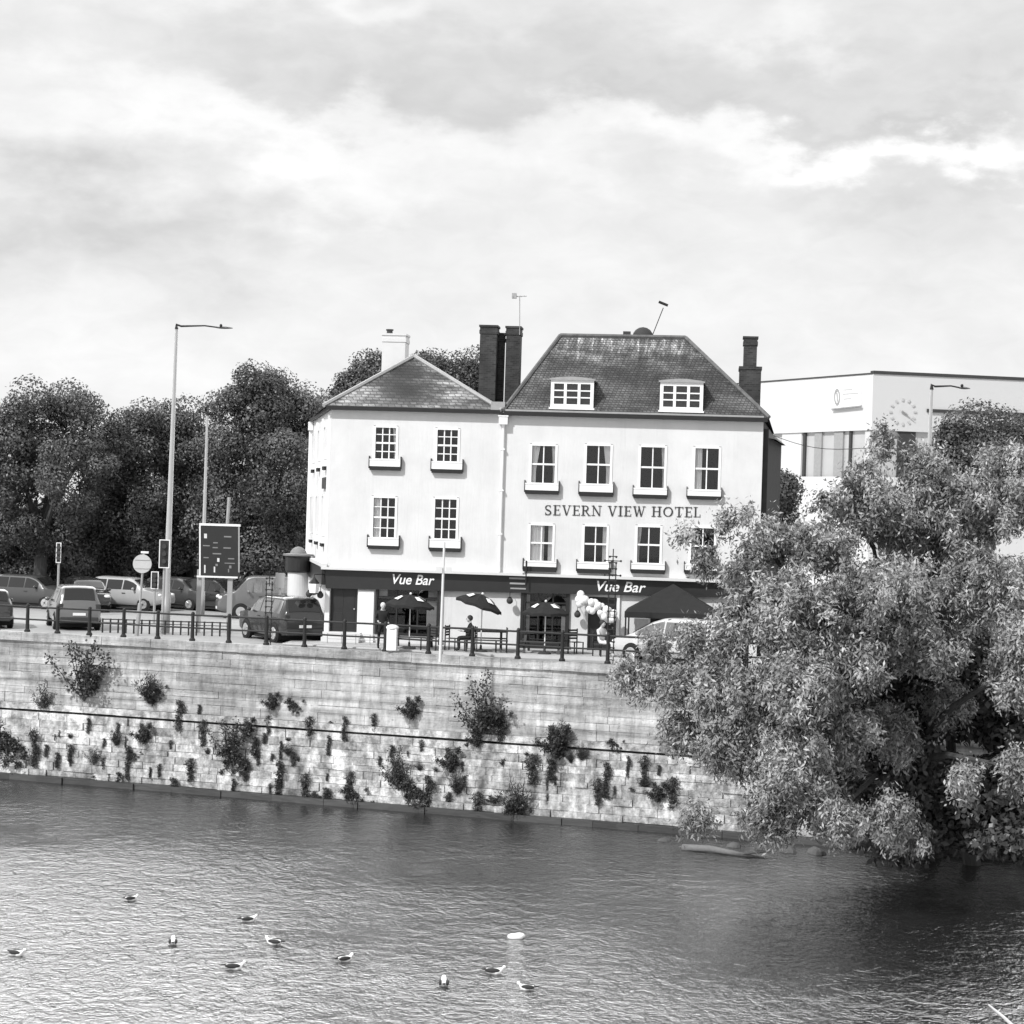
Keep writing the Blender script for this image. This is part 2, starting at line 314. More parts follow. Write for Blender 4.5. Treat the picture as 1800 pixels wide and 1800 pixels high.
def weathered(name, v, st1, sc1, a1, st2, a2, bump):
    """stone with broad stains, fine blotches and a few dark pits"""
    m = bpy.data.materials.new(name); m.use_nodes = True; nt = m.node_tree; b = nt.nodes['Principled BSDF']; b.inputs['Roughness'].default_value = .9; b.inputs['Specular IOR Level'].default_value = .15
    tc = N(nt, 'ShaderNodeTexCoord')
    def nz(st, sc, det, rg=.6):
        mp = N(nt, 'ShaderNodeMapping'); mp.inputs['Scale'].default_value = st; nt.links.new(tc.outputs['Object'], mp.inputs[0])
        n = N(nt, 'ShaderNodeTexNoise', i_Scale=sc, i_Detail=det, i_Roughness=rg); nt.links.new(mp.outputs[0], n.inputs[0]); return n.outputs[0]
    def rng(x, a, b_, c, d):
        r = N(nt, 'ShaderNodeMapRange', clamp=True); nt.links.new(x, r.inputs[0])
        for i, q in enumerate((a, b_, c, d)): r.inputs[i+1].default_value = q
        return r.outputs[0]
    t = rng(nz(st1, sc1, 6), .35, .65, 1-a1*.55, 1+a1*.45)
    t = mth(nt, 'MULTIPLY', t, rng(nz(st2, 1.6, 8, .7), .38, .62, 1-a2, 1+a2*.6))
    t = mth(nt, 'MULTIPLY', t, rng(nz((2, 2, 4), 2.2, 6, .75), .30, .42, .45, 1.0))
    t = mth(nt, 'MULTIPLY', t, rng(nz((.15, 1, .15), .8, 3), .35, .65, .85, 1.12))
    a = N(nt, 'ShaderNodeAttribute', attribute_name='tone'); t = mth(nt, 'MULTIPLY', mth(nt, 'MULTIPLY', t, a.outputs['Fac']), v, clamp=True)
    cc = N(nt, 'ShaderNodeCombineColor')
    for i in range(3): nt.links.new(t, cc.inputs[i])
    nt.links.new(cc.outputs[0], b.inputs[0])
    bp = N(nt, 'ShaderNodeBump', i_Strength=bump, i_Distance=.06); nt.links.new(nz((1, 1, 1.6), 5, 6, .7), bp.inputs['Height']); nt.links.new(bp.outputs[0], b.inputs['Normal']); return m
def build_quay():
    t = thing('river_wall', 'long pale weathered stone quay wall rising from the river below the street railing', 'wall', (WO.x, WO.y, 0), WANG)
    stone_u = weathered('quay_stone_upper', .43, (.25, 1, 3.2), .8, .8, (1.6, 1, .5), .3, .9)
    # lower courses: lime bloom and dark damp patches
    stone_l = weathered('quay_stone_lower', .52, (1.5, 1, .4), 1.2, .8, (2.2, 1, 2.0), .5, 1.0)
    stone_w = mat('quay_stone_waterline', .06, .5, .4, var=.5, scale=1.5, stretch=(.5, 1, 2), bump=.6, bscale=5, attr=True)
    rr = random.Random(3)
    def courses(mb, zs, x0, x1, yf, depth=.6, lo=.55, hi=1.5, jit=.015, tv=.12, rise=0.0):
        for i in range(len(zs)-1):
            z1, z0 = zs[i], zs[i+1]; x = x0-rr.random(); ct = 1+rr.uniform(-tv, tv)*.7
            while x < x1:
                L = rr.uniform(lo, hi); j = rr.uniform(-jit, jit); g = rr.choice((.004, .008, .014)); y = yf((z0+z1)/2)+j
                mb.box(x, x+L-g, y, y+depth, z0+rr.choice((.003, .008, .016)), z1-.002, tone=ct*(1+rr.uniform(-tv, tv)))
                x += L
    def backing(mb, zt, zb, x0, x1, y): mb.box(x0, x1, y, y+1.0, zb, zt, tone=.15)  # dark tone backs the joints and paints shade into the gap under the ledge
    X0, X1 = -75, 62
    m = MB()
    zs = [-.28]; 
    while zs[-1] > -2.55: zs.append(zs[-1]-rr.uniform(.26, .36))
    zs[-1] = -2.72
    courses(m, zs, X0, X1, lambda z: .06+z*.05, tv=.13, lo=.5, hi=1.9); backing(m, -.28, -2.72, X0, X1, .12)
    m.obj('wall_face', stone_u, t, tone=True)
    m = MB(); courses(m, [.06, -.28], X0, X1, lambda z: -.06, depth=.5, lo=1.2, hi=2.4, tv=.05); m.obj('coping', stone_u, t, tone=True)
    m = MB(); courses(m, [-2.72, -2.97], X0, X1, lambda z: -.22, depth=.6, lo=1., hi=1.9, tv=.06)
    m.obj('string_course', stone_l, t, tone=True)
    m = MB(); zs = [-3.05]
    while zs[-1] > -5.0: zs.append(zs[-1]-rr.uniform(.2, .3))
    zs[-1] = -5.25
    courses(m, zs, X0, X1, lambda z: -.16+(z+3)*.13, jit=.05, tv=.2, lo=.3, hi=1.0); backing(m, -2.95, -5.25, X0, X1, .2)
    m.obj('wall_base', stone_l, t, tone=True)
    m = MB(); courses(m, [-5.25, -5.48], X0, X1, lambda z: -.50, depth=.9, jit=.10, tv=.3, lo=.5, hi=1.4); m.obj('plinth', stone_l, t, tone=True)
    m = MB(); courses(m, [-5.48, -6.1], X0, X1, lambda z: -.72, depth=1.2, jit=.05, tv=.3, lo=.8, hi=1.8); m.obj('footing', stone_w, t, tone=True)
    # railing on the coping
    rl = thing('quay_railing', 'black two rail post and rail fence along the top of the quay wall', 'railing', (WO.x, WO.y, 0), WANG)
    px = [-5, 48, 101, 157, 217, 277, 338, 402, 468, 535, 605, 677, 753, 830, 910, 988, 1068, 1148, 1230, 1312, 1395]
    ss = []
    for q in px:
        p = on_plane(q, 1140 + (q-677)*.055, WO-WN*.22, WN); ss.append((p-WO).dot(WD))
    ss = [ss[0]-1.4*k for k in range(9, 0, -1)] + ss
    post = None
    for s_ in ss:
        if post is None:
            m = MB(); m.lathe((0, 0, 0), [(.12, .05), (.12, .12), (.075, .18), (.065, 1.08), (.08, 1.1), (.05, 1.17), (.0, 1.19)], 10)
            post = m.obj('post', M['dark_metal'], rl); post.location = (s_, .22, 0)
        else:
            c = post.copy(); C.objects.link(c); c.parent = rl; c.location = (s_, .22, 0)
    for z in (1.06, .56):
        m = MB(); m.tube([(x, .22, z+random.uniform(-.008, .008)) for x in ss], .038 if z > 1 else .034, 8); m.obj('rail', M['dark_metal'], rl)
build_quay()

# ------------------------------------------------------------------ the hotel
HA = Vector((-7.2, 85.5, 0)); HB = Vector((9.6, 84.0, 0)); HD = (HB-HA).normalized(); HN = Vector((HD.y, -HD.x, 0)); HL = (HB-HA).length
HANG = math.atan2(HD.y, HD.x)
def hl(p):  # world -> hotel local
    q = p-HA; return Vector((q.dot(HD), -q.dot(HN), q.z))
def FP(px, py, y=0.0): return hl(on_plane(px, py, HA-HN*y, HN))
def FR(x0, y0, x1, y1, y=0.0):
    ym = (y0+y1)/2; xm = (x0+x1)/2
    return FP(x0, ym, y).x, FP(x1, ym, y).x, FP(xm, y1, y).z, FP(xm, y0, y).z
hotel = thing('hotel', 'white painted three storey corner hotel with black shopfront and tiled hipped roofs', 'hotel', HA, HANG)
SBK = hl(Vector((-9.15, 98.8, 0)))      # far end of the left flank wall
SD = Vector((SBK.x, SBK.y, 0)).normalized(); SL = Vector((SBK.x, SBK.y, 0)).length
EZ = 9.22
PAV = .12

def wall_holes(mb, s0, s1, z0, z1, holes, y=0.0, rev=.14, mi=0):
    xs = sorted({s0, s1}|{h[0] for h in holes}|{h[1] for h in holes}); zs = sorted({z0, z1}|{h[2] for h in holes}|{h[3] for h in holes})
    xs = [x for x in xs if s0-1e-6 <= x <= s1+1e-6]; zs = [z for z in zs if z0-1e-6 <= z <= z1+1e-6]
    for i in range(len(xs)-1):
        for j in range(len(zs)-1):
            cx = (xs[i]+xs[i+1])/2; cz = (zs[j]+zs[j+1])/2
            if any(h[0] < cx < h[1] and h[2] < cz < h[3] for h in holes): continue
            mb.add([(xs[i], y, zs[j]), (xs[i+1], y, zs[j]), (xs[i+1], y, zs[j+1]), (xs[i], y, zs[j+1])], [(0, 1, 2, 3)], mi)
    for a, b, c, d in holes:
        mb.add([(a, y, c), (a, y+rev, c), (a, y+rev, d), (a, y, d)], [(0, 1, 2, 3)], mi); mb.add([(b, y, c), (b, y+rev, c), (b, y+rev, d), (b, y, d)], [(0, 1, 2, 3)], mi)
        mb.add([(a, y, d), (b, y, d), (b, y+rev, d), (a, y+rev, d)], [(0, 1, 2, 3)], mi); mb.add([(a, y, c), (b, y, c), (b, y+rev, c), (a, y+rev, c)], [(0, 1, 2, 3)], mi)

def sash_window(par, a, b, c, d, nx, nz, y=.05, curtain=None, box=None, proto=None):
    """a..b along the wall, c..d height"""
    fw = .062; m = MB()
    # outer frame stands a little proud of the render
    m.box(a-.03, a+fw, y-.08, y+.06, c, d); m.box(b-fw, b+.03, y-.08, y+.06, c, d); m.box(a+fw, b-fw, y-.08, y+.06, d-fw, d+.02); m.box(a+fw, b-fw, y-.08, y+.06, c, c+fw*.8)
    zm = (c+d)/2
    m.box(a+fw, b-fw, y-.035, y+.055, zm-.035, zm+.035)
    iw = (b-a-2*fw)
    for i in range(1, nx): x = a+fw+iw*i/nx; m.box(x-.022, x+.022, y-.02, y+.045, c+fw*.8, zm-.035); m.box(x-.022, x+.022, y-.02, y+.045, zm+.035, d-fw)
    for j in range(1, nz):
        if abs(j*2-nz) < .1: continue
        z = c+(d-c)*j/nz
        for i in range(nx):
            xa = a+fw+iw*i/nx+.022*(i > 0); xb = a+fw+iw*(i+1)/nx-.022*(i < nx-1)
            m.box(xa, xb, y-.018, y+.043, z-.018, z+.018)
    wv = m.obj('window', M['white'], par)
    m = MB(); m.box(a+fw*.5, b-fw*.5, y+.012, y+.018, c+fw*.4, d-fw*.5); m.obj('pane', M['glass'], wv)
    if curtain:
        for sa, sb, tie in curtain:       # fractions of the width
            m = MB(); k = 14; zc = [c+.05, c+(d-c)*.35, d-.06]
            for r in range(2):
                for i in range(k):
                    def X(u, z): 
                        q = sa+(sb-sa)*u
                        if tie == 'l': q = sa+(sb-sa)*u*(1 if z > zc[1]+.01 else .55)
                        if tie == 'r': q = sb-(sb-sa)*(1-u)*(1 if z > zc[1]+.01 else .55)
                        return a+(b-a)*q
                    za, zb = zc[r], zc[r+1]; y0 = y+.07+.02*math.sin(i*2.1); y1 = y+.07+.02*math.sin((i+1)*2.1)
                    m.add([(X(i/k, za), y0, za), (X((i+1)/k, za), y1, za), (X((i+1)/k, zb), y1, zb), (X(i/k, zb), y0, zb)], [(0, 1, 2, 3)])
            m.obj('curtain', M['curtain'], wv)
    if box:
        p, q, zt, zw, zb = box; m = MB()
        m.box(p+.03, q-.03, -.19, -.02, zw, zt, 0); m.box(p+.01, q-.01, -.205, -.012, zt-.04, zt+.01, 0); m.obj('window_box', M['white'], wv)
        m = MB(); m.box(p+.04, q-.03, -.18, -.015, zb-.02, zw-.004); m.box(p, p+.028, -.21, -.01, zb+.05, zt+.12); m.box(q-.028, q, -.21, -.01, zb+.05, zt+.12); m.obj('bracket', M['dark_metal'], wv)
    return wv

CUR_L = [(.06, .34, 'l')]; 
wins = [
 ((656, 748, 700, 808.5), (649, 706, 820, 826), 3, 4, [(.78, .94, 'r')]),
 ((764.5, 752, 808.5, 813), (757.6, 814.6, 825, 831), 3, 4, None),
 ((652, 871.6, 698, 946.5), (646, 703, 959, 964.5), 3, 4, [(.05, .36, '')]),
 ((760, 874, 806, 949), (754, 811.4, 963, 969), 3, 4, None),
 ((930.5, 780, 979.7, 851), (922, 983.4, 862, 868), 2, 2, [(.05, .36, 'l'), (.8, .95, 'r')]),
 ((1026.8, 780, 1076.5, 852.5), (1017, 1079, 865, 872), 2, 2, [(.68, .95, 'r')]),
 ((1122, 782.5, 1171.8, 859.7), (1112, 1173.8, 869.5, 875.6), 2, 2, [(.82, .95, 'r')]),
 ((1217.4, 784.6, 1267, 862.6), (1206.5, 1268.6, 872, 877.5), 2, 2, [(.05, .32, '')]),
 ((928, 920, 975, 988), (919, 979.7, 996, 1004), 2, 2, [(.04, .6, ''), (.76, .96, '')]),
 ((1022.9, 921.8, 1070, 990), (1013, 1075, 1000, 1007), 2, 2, [(.78, .95, '')]),
 ((1116, 923, 1164, 991.7), (1108, 1170, 1001, 1007.5), 2, 2, [(.05, .22, 'l')]),
 ((1211, 924.7, 1259, 994), (1202, 1264, 1002.5, 1009), 2, 2, [(.06, .2, '')]),
]
holes = []
for (x0, y0, x1, y1), bx, nx, nz, cur in wins:
    a, b, c, d = FR(x0, y0, x1, y1); holes.append((a, b, c, d))
FBL = FP(700, 1036).z; FTL = FP(700, 1003).z            # fascia band left section
# shopfront openings
door_c = FR(580, 1030, 628, 1118); sw1 = FR(660, 1034, 771, 1117); sw2 = FR(920, 1040, 997, 1132); sdr = FR(1033, 1050, 1083, 1140); sw3 = FR(1140, 1056, 1200, 1110)
gz = PAV+.005
shop = [(door_c[0], door_c[1], .50, 2.42), (sw1[0], sw1[1], .46, 2.42), (sw2[0], sw2[1], .28, 2.42), (sdr[0], sdr[1], gz, 2.2), (sw3[0], sw3[1], .95, 2.2)]
m = MB(); wall_holes(m, 0, HL, 0, EZ+.05, holes+shop)
# flanks and back
def swp(t, z): return (SD.x*t, SD.y*t, z)
RB = hl(Vector((11.6, 97.5, 0)))
def plane_wall(mb, pa, pb, z0, z1): mb.add([(pa[0], pa[1], z0), (pb[0], pb[1], z0), (pb[0], pb[1], z1), (pa[0], pa[1], z1)], [(0, 1, 2, 3)])
# left flank with six window openings
sh = []
for k in range(3):
    for (zc, zd) in ((FP(572, 946).z+.05, FP(572, 872).z), (FP(572, 808).z+.05, FP(572, 748).z)):
        sh.append((1.7+k*4.3, 2.8+k*4.3, zc, zd))
mf = MB(); wall_holes(mf, 0, SL, 0, EZ+.05, sh, y=0, rev=-.14)
mf.v = [(SD.x*x+SD.y*(-y)*-1, SD.y*x+(-y)*SD.x*1, z) for x, y, z in mf.v]     # local (x along flank, y outward) -> hotel frame
m.add(mf.v, mf.f); plane_wall(m, (HL, 0), (SBK.x, SBK.y), 20, 20.0001) if False else None
plane_wall(m, (SBK.x, SBK.y), (RB.x, RB.y), 0, EZ); 
m.obj('wall', M['render'], hotel)
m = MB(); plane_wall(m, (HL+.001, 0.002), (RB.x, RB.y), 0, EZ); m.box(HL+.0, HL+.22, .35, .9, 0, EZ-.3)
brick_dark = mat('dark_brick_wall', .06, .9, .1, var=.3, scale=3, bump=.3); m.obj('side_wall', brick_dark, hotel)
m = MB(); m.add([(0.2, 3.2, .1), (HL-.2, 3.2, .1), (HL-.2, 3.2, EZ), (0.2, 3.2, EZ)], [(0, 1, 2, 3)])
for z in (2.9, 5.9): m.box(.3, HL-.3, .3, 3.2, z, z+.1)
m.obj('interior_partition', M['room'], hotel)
for (x0, y0, x1, y1), bx, nx, nz, cur in wins:
    a, b, c, d = FR(x0, y0, x1, y1); p = FP(bx[0], bx[2]).x; q = FP(bx[1], bx[2]).x; xm = (bx[0]+bx[1])/2
    sash_window(hotel, a+.03, b-.03, c, d-.02, nx, nz, .05, cur, (p, q, c+.02, FP(xm, bx[2]).z, FP(xm, bx[3]).z))
# flank windows: frames, panes and planted boxes, in the flank's own frame
fl = Matrix(((SD.x, SD.y, 0, 0), (SD.y, -SD.x, 0, 0), (0, 0, 1, 0), (0, 0, 0, 1)))   # x along flank, y outwards(-)
def flank(mb):
    mb.v = [tuple(Vector((SD.x*x, SD.y*x, z)) + Vector((-SD.y, SD.x, 0))*(-y if False else y)*1) for x, y, z in mb.v]; return mb
# outward normal of the flank points to -x side: (-SD.y, SD.x)
for (a, b, c, d) in sh:
    m = MB(); fw = .08
    for q in ((a, a+fw, c, d), (b-fw, b, c, d), (a+fw, b-fw, d-fw, d), (a+fw, b-fw, c, c+fw), (a+fw, b-fw, (c+d)/2-.03, (c+d)/2+.03), ((a+b)/2-.02, (a+b)/2+.02, c+fw, (c+d)/2-.03), ((a+b)/2-.02, (a+b)/2+.02, (c+d)/2+.03, d-fw)):
        m.box(q[0], q[1], -.1, .03, q[2], q[3])
    wv = flank(m).obj('window', M['white'], hotel)
    m = MB(); m.box(a+.03, b-.03, -.06, -.055, c+.02, d-.02); flank(m).obj('pane', M['glass'], wv)
    m = MB(); m.box(a-.15, b+.15, .02, .17, c-.28, c-.02); flank(m).obj('window_box', M['white'], wv)
    m = MB(); m.box(a-.1, b+.12, .03, .15, c-.42, c-.285); flank(m).obj('bracket', M['dark_metal'], wv)
m = MB(); m.box(1.2, 3.6, .02, .1, FP(571, 858).z, FP(571, 838).z); flank(m).obj('flank_sign', M['charcoal'], hotel)
for k in range(4):
    m = MB(); m.box(.15+k*4.3, .75+k*4.3, 0.004, .09, 3.15, EZ-.2); flank(m).obj('pilaster', M['white'], hotel)
# --- gutters and eaves
SX = FP(886, 730).x     # seam between the two halves
m = MB(); m.box(-.18, SX-.02, -.3, -.02, EZ-.02, EZ+.13); m.box(SX+.02, HL+.15, -.32, -.02, EZ-.06, EZ+.10)
mg = MB(); mg.box(0, SL, .02, .16, EZ-.02, EZ+.13); flank(mg); m.add(mg.v, mg.f); m.obj('gutter', M['dark_metal'], hotel)
m = MB(); m.tube([(SX, -.12, 3.05), (SX, -.12, EZ-.42)], .055, 10); m.box(SX-.17, SX+.17, -.3, -.02, EZ-.42, EZ-.12); m.box(SX-.2, SX+.2, -.33, -.015, EZ-.12, EZ-.07)
for z in (4.5, 6.2, 7.8): m.box(SX-.09, SX+.09, -.19, -.01, z, z+.06)
m.obj('downpipe', M['white'], hotel)
mg = MB(); mg.tube([(SL-.2, .12, 3), (SL-.2, .12, EZ-.2)], .06, 8); mg.box(SL-.5, SL+.05, .02, .22, EZ-.4, EZ-.02); flank(mg).obj('downpipe', M['white'], hotel)

def slate(name, v, cu, cv, stain, light, rows=.14, w_=.22, patch=None, tc_=.4, streak=None):
    mt = bpy.data.materials.new(name); mt.use_nodes = True; nt = mt.node_tree; b = nt.nodes['Principled BSDF']; b.inputs['Roughness'].default_value = .75
    tc = N(nt, 'ShaderNodeTexCoord'); sp = N(nt, 'ShaderNodeSeparateXYZ'); nt.links.new(tc.outputs['Object'], sp.inputs[0])
    cb = N(nt, 'ShaderNodeCombineXYZ')
    # courses run level; along-slope coordinate is height, sideways is x (front slopes) or y (flanks)
    geo = N(nt, 'ShaderNodeNewGeometry')
    xx = mth(nt, 'ADD', sp.outputs[0], mth(nt, 'MULTIPLY', sp.outputs[1], .37)); nt.links.new(xx, cb.inputs[0]); nt.links.new(sp.outputs[2], cb.inputs[1])
    br = N(nt, 'ShaderNodeTexBrick', offset=.5); br.inputs['Scale'].default_value = 1.0; br.inputs['Brick Width'].default_value = w_; br.inputs['Row Height'].default_value = rows
    br.inputs['Mortar Size'].default_value = .018; br.inputs['Mortar Smooth'].default_value = .3; br.inputs['Bias'].default_value = 0
    br.inputs['Color1'].default_value = (1-tc_, 1-tc_, 1-tc_, 1); br.inputs['Color2'].default_value = (1+tc_*.8, 1+tc_*.8, 1+tc_*.8, 1); br.inputs['Mortar'].default_value = (.35, .35, .35, 1)
    nt.links.new(cb.outputs[0], br.inputs[0])
    n1 = N(nt, 'ShaderNodeTexNoise', i_Scale=.9, i_Detail=7.0, i_Roughness=.65); mp = N(nt, 'ShaderNodeMapping'); mp.inputs['Scale'].default_value = (.7, 1, 2.2); nt.links.new(tc.outputs['Object'], mp.inputs[0]); nt.links.new(mp.outputs[0], n1.inputs[0])
    n2 = N(nt, 'ShaderNodeTexNoise', i_Scale=5.0, i_Detail=5.0, i_Roughness=.7); nt.links.new(mp.outputs[0], n2.inputs[0])
    rp = N(nt, 'ShaderNodeMapRange', clamp=True); rp.inputs[1].default_value = .42; rp.inputs[2].default_value = .62; rp.inputs[3].default_value = stain; rp.inputs[4].default_value = light; nt.links.new(n1.outputs[0], rp.inputs[0])
    bwn = N(nt, 'ShaderNodeRGBToBW'); nt.links.new(br.outputs[0], bwn.inputs[0])
    t = mth(nt, 'MULTIPLY', mth(nt, 'MULTIPLY', bwn.outputs[0], rp.outputs[0]), mth(nt, 'MULTIPLY_ADD', n2.outputs[0], 2.6, -.3))
    if patch:  # (x, z, rx, rz, factor): lichen or soot patches of their own shape
        for (x, z, rx, rz, fc) in patch:
            u = mth(nt, 'DIVIDE', mth(nt, 'SUBTRACT', mth(nt, 'ADD', sp.outputs[0], mth(nt, 'MULTIPLY_ADD', n2.outputs[0], 1.0, -.5)), x), rx)
            q = mth(nt, 'DIVIDE', mth(nt, 'SUBTRACT', mth(nt, 'ADD', sp.outputs[2], mth(nt, 'MULTIPLY_ADD', n1.outputs[0], 1.6, -.8)), z), rz)
            g = mth(nt, 'POWER', 2.7183, mth(nt, 'MULTIPLY', mth(nt, 'ADD', mth(nt, 'MULTIPLY', u, u), mth(nt, 'MULTIPLY', q, q)), -1))
            t = mth(nt, 'MULTIPLY', t, mth(nt, 'MULTIPLY_ADD', g, fc-1, 1.0))
    if streak:   # pale runs of lichen and mortar washed down from the ridge
        ms = N(nt, 'ShaderNodeMapping'); ms.inputs['Scale'].default_value = (2.6, 0, .45); nt.links.new(tc.outputs['Object'], ms.inputs[0])
        n3 = N(nt, 'ShaderNodeTexNoise', i_Scale=1.6, i_Detail=6.0, i_Roughness=.75); nt.links.new(ms.outputs[0], n3.inputs[0])
        r1 = N(nt, 'ShaderNodeMapRange', clamp=True); nt.links.new(n3.outputs[0], r1.inputs[0]); r1.inputs[1].default_value = .52; r1.inputs[2].default_value = .62; r1.inputs[4].default_value = 3.2
        r2 = N(nt, 'ShaderNodeMapRange', clamp=True); nt.links.new(mth(nt, 'ADD', sp.outputs[2], mth(nt, 'MULTIPLY', n2.outputs[0], .6)), r2.inputs[0]); r2.inputs[1].default_value = streak-.9; r2.inputs[2].default_value = streak+.1
        t = mth(nt, 'MULTIPLY', t, mth(nt, 'MULTIPLY_ADD', r1.outputs[0], r2.outputs[0], 1.0))
        r3 = N(nt, 'ShaderNodeMapRange', clamp=True); nt.links.new(n3.outputs[0], r3.inputs[0]); r3.inputs[1].default_value = .36; r3.inputs[2].default_value = .5; r3.inputs[3].default_value = .55; r3.inputs[4].default_value = 1
        t = mth(nt, 'MULTIPLY', t, r3.outputs[0])
    t = mth(nt, 'MULTIPLY', t, v, clamp=True)
    cc = N(nt, 'ShaderNodeCombineColor')
    for i in range(3): nt.links.new(t, cc.inputs[i])
    nt.links.new(cc.outputs[0], b.inputs[0])
    bp = N(nt, 'ShaderNodeBump', i_Strength=.8, i_Distance=.03); nt.links.new(br.outputs[1], bp.inputs['Height']); bp.invert = True; nt.links.new(bp.outputs[0], b.inputs['Normal'])
    return mt
def ridge(mb, a, b, r=.09, n=6): mb.tube([a, b], r, n)
# --- left roof (a hipped pyramid running back)
a = Vector((-.28, -.3, EZ+.1)); b_ = Vector((SX-.05, -.3, EZ+.1)); ap = FP(728, 628, 4.0); apb = Vector((ap.x-1.2, 10, ap.z))
lb = Vector((SBK.x-.12, SBK.y, EZ+.1)); rb = Vector((SX+.0, 14, EZ+.1))
m = MB(); m.add([a, b_, ap, apb, lb, rb], [(0, 1, 2), (0, 2, 3, 4), (1, 5, 3, 2), (4, 3, 5)])
roof_l = m.obj('roof', slate('slate_roof_left', .27, 0, 0, .45, 1.6, .13, .26, patch=[(ap.x+.2, EZ+.9, 1.3, 1.0, .03), (ap.x-.3, EZ+1.6, .9, .7, .15), (ap.x+3.0, EZ+.4, .8, .3, .5)]), hotel)
m = MB(); ridge(m, a+Vector((0, 0, .03)), ap+Vector((0, 0, .05))); ridge(m, b_+Vector((0, 0, .03)), ap+Vector((0, 0, .05))); ridge(m, ap+Vector((0, 0, .05)), apb); m.box(SX-.5, SX+.05, -.28, .5, EZ+.02, EZ+.45)
m.obj('ridge_tiles', M['lead'], roof_l)
# --- right roof
c = Vector((SX-.02, -.32, EZ+.08)); d = Vector((HL+.2, -.32, EZ+.08)); e = FP(985, 591, 3.5); f = FP(1205, 595, 3.5); cm = FP(918, 688, .9); dm = FP(1300, 686, .9)
e2 = Vector((e.x, 9, e.z)); f2 = Vector((f.x, 9, f.z)); cb_ = Vector((SX, 12.5, EZ)); db_ = Vector((RB.x, 12.5, EZ))
m = MB(); m.add([c, d, f, e, e2, f2, cb_, db_], [(0, 1, 2, 3), (0, 3, 4, 6), (1, 7, 5, 2), (3, 2, 5, 4), (6, 4, 5, 7)])
roof_r = m.obj('roof', slate('clay_tile_roof_right', .11, 0, 0, .5, 1.35, .095, .15, tc_=.2, streak=e.z, patch=[((e.x+f.x)/2-.9, e.z-.35, 3.0, .45, 2.6), (SX+.8, EZ+1, .7, 1.2, 1.5), ((e.x+f.x)/2, EZ+1.6, 4.5, .7, .75)]), hotel)
up = Vector((0, 0, .04))
m = MB(); ridge(m, c+up, e+up, .08); ridge(m, d+up, f+up, .08); ridge(m, e+up, f+up, .09); m.obj('ridge_tiles', mat('ridge_clay', .13, .8, .2, var=.7, scale=4), roof_r)
m = MB(); m.box(SX+.05, HL, -.31, -.05, EZ+.1, EZ+.17); m.obj('eaves_flashing', M['lead'], roof_r)
# dormers
for (x0, y0, x1, y1) in ((968, 667, 1043.5, 717), (1160, 671, 1236, 722)):
    a0, b0, c0, d0 = FR(x0, y0, x1, y1, -.1)
    dm_ = MB(); dm_.box(a0+.03, b0-.03, -.03, 3.2, c0-.1, d0-.03); o = dm_.obj('dormer', mat('dormer_cheek', .10, .8, .2, var=.3), hotel)
    t_ = MB(); k = 8
    poly = [(a0-.06, d0-.03)]+[(a0-.06+(b0-a0+.12)*i/k, d0+.02+.09*math.sin(math.pi*i/k)) for i in range(k+1)]+[(b0+.06, d0-.03)]
    t_.prism(poly, -.18, 3.3); t_.obj('dormer_roof', M['lead'], o)
    fr = MB(); y_ = -.1; wd = b0-a0; fr.box(a0, a0+.13, y_, y_+.1, c0, d0-.03); fr.box(b0-.13, b0, y_, y_+.1, c0, d0-.03); fr.box(a0+.13, b0-.13, y_, y_+.1, c0, c0+.14); fr.box(a0+.13, b0-.13, y_, y_+.1, d0-.17, d0-.03)
    for u in (.34, .66): fr.box(a0+wd*u-.055, a0+wd*u+.055, y_-.01, y_+.1, c0+.14, d0-.17)
    for v_ in (1/3, 2/3):
        z = c0+.14+(d0-c0-.31)*v_
        for (u, q) in ((a0+.13, a0+wd*.34-.055), (a0+wd*.34+.055, a0+wd*.66-.055), (a0+wd*.66+.055, b0-.13)): fr.box(u, q, y_+.01, y_+.08, z-.025, z+.025)
    fr.box(a0-.05, b0+.05, y_-.12, y_+.02, c0-.07, c0-.003); wv = fr.obj('window', M['white'], o)
    g = MB(); g.box(a0+.1, b0-.1, y_+.055, y_+.06, c0+.1, d0-.1); g.obj('pane', M['shopglass'], wv)
# chimneys
def chimney(x0, x1, ytop, ybot, dep, mt_, thick=.9, capm=True, pots=0, collar=None):
    a0, b0, c0, d0 = FR(x0, ytop, x1, ybot, dep); zt = FP((x0+x1)/2, ytop, dep).z; zb = FP((x0+x1)/2, ybot, dep).z-1.5
    mm = MB(); mm.box(a0+.03, b0-.03, dep+.03, dep+thick-.03, zb, zt-.35); mm.box(a0, b0, dep, dep+thick, zt-.35, zt-.2); mm.box(a0+.02, b0-.02, dep+.02, dep+thick-.02, zt-.2, zt-.08); mm.box(a0-.015, b0+.015, dep-.015, dep+thick+.015, zt-.08, zt)
    o = mm.obj('chimney', mt_, hotel)
    for k in range(pots):
        p = MB(); p.lathe((a0+(b0-a0)*(k+.5)/pots, dep+thick/2, zt), [(.13, -.03), (.12, .16), (.14, .2), (.10, .22)], 10); p.obj('chimney_pot', mt_, o)
    return o
bmat_ = bpy.data.materials.new('chimney_brick'); bmat_.use_nodes = True
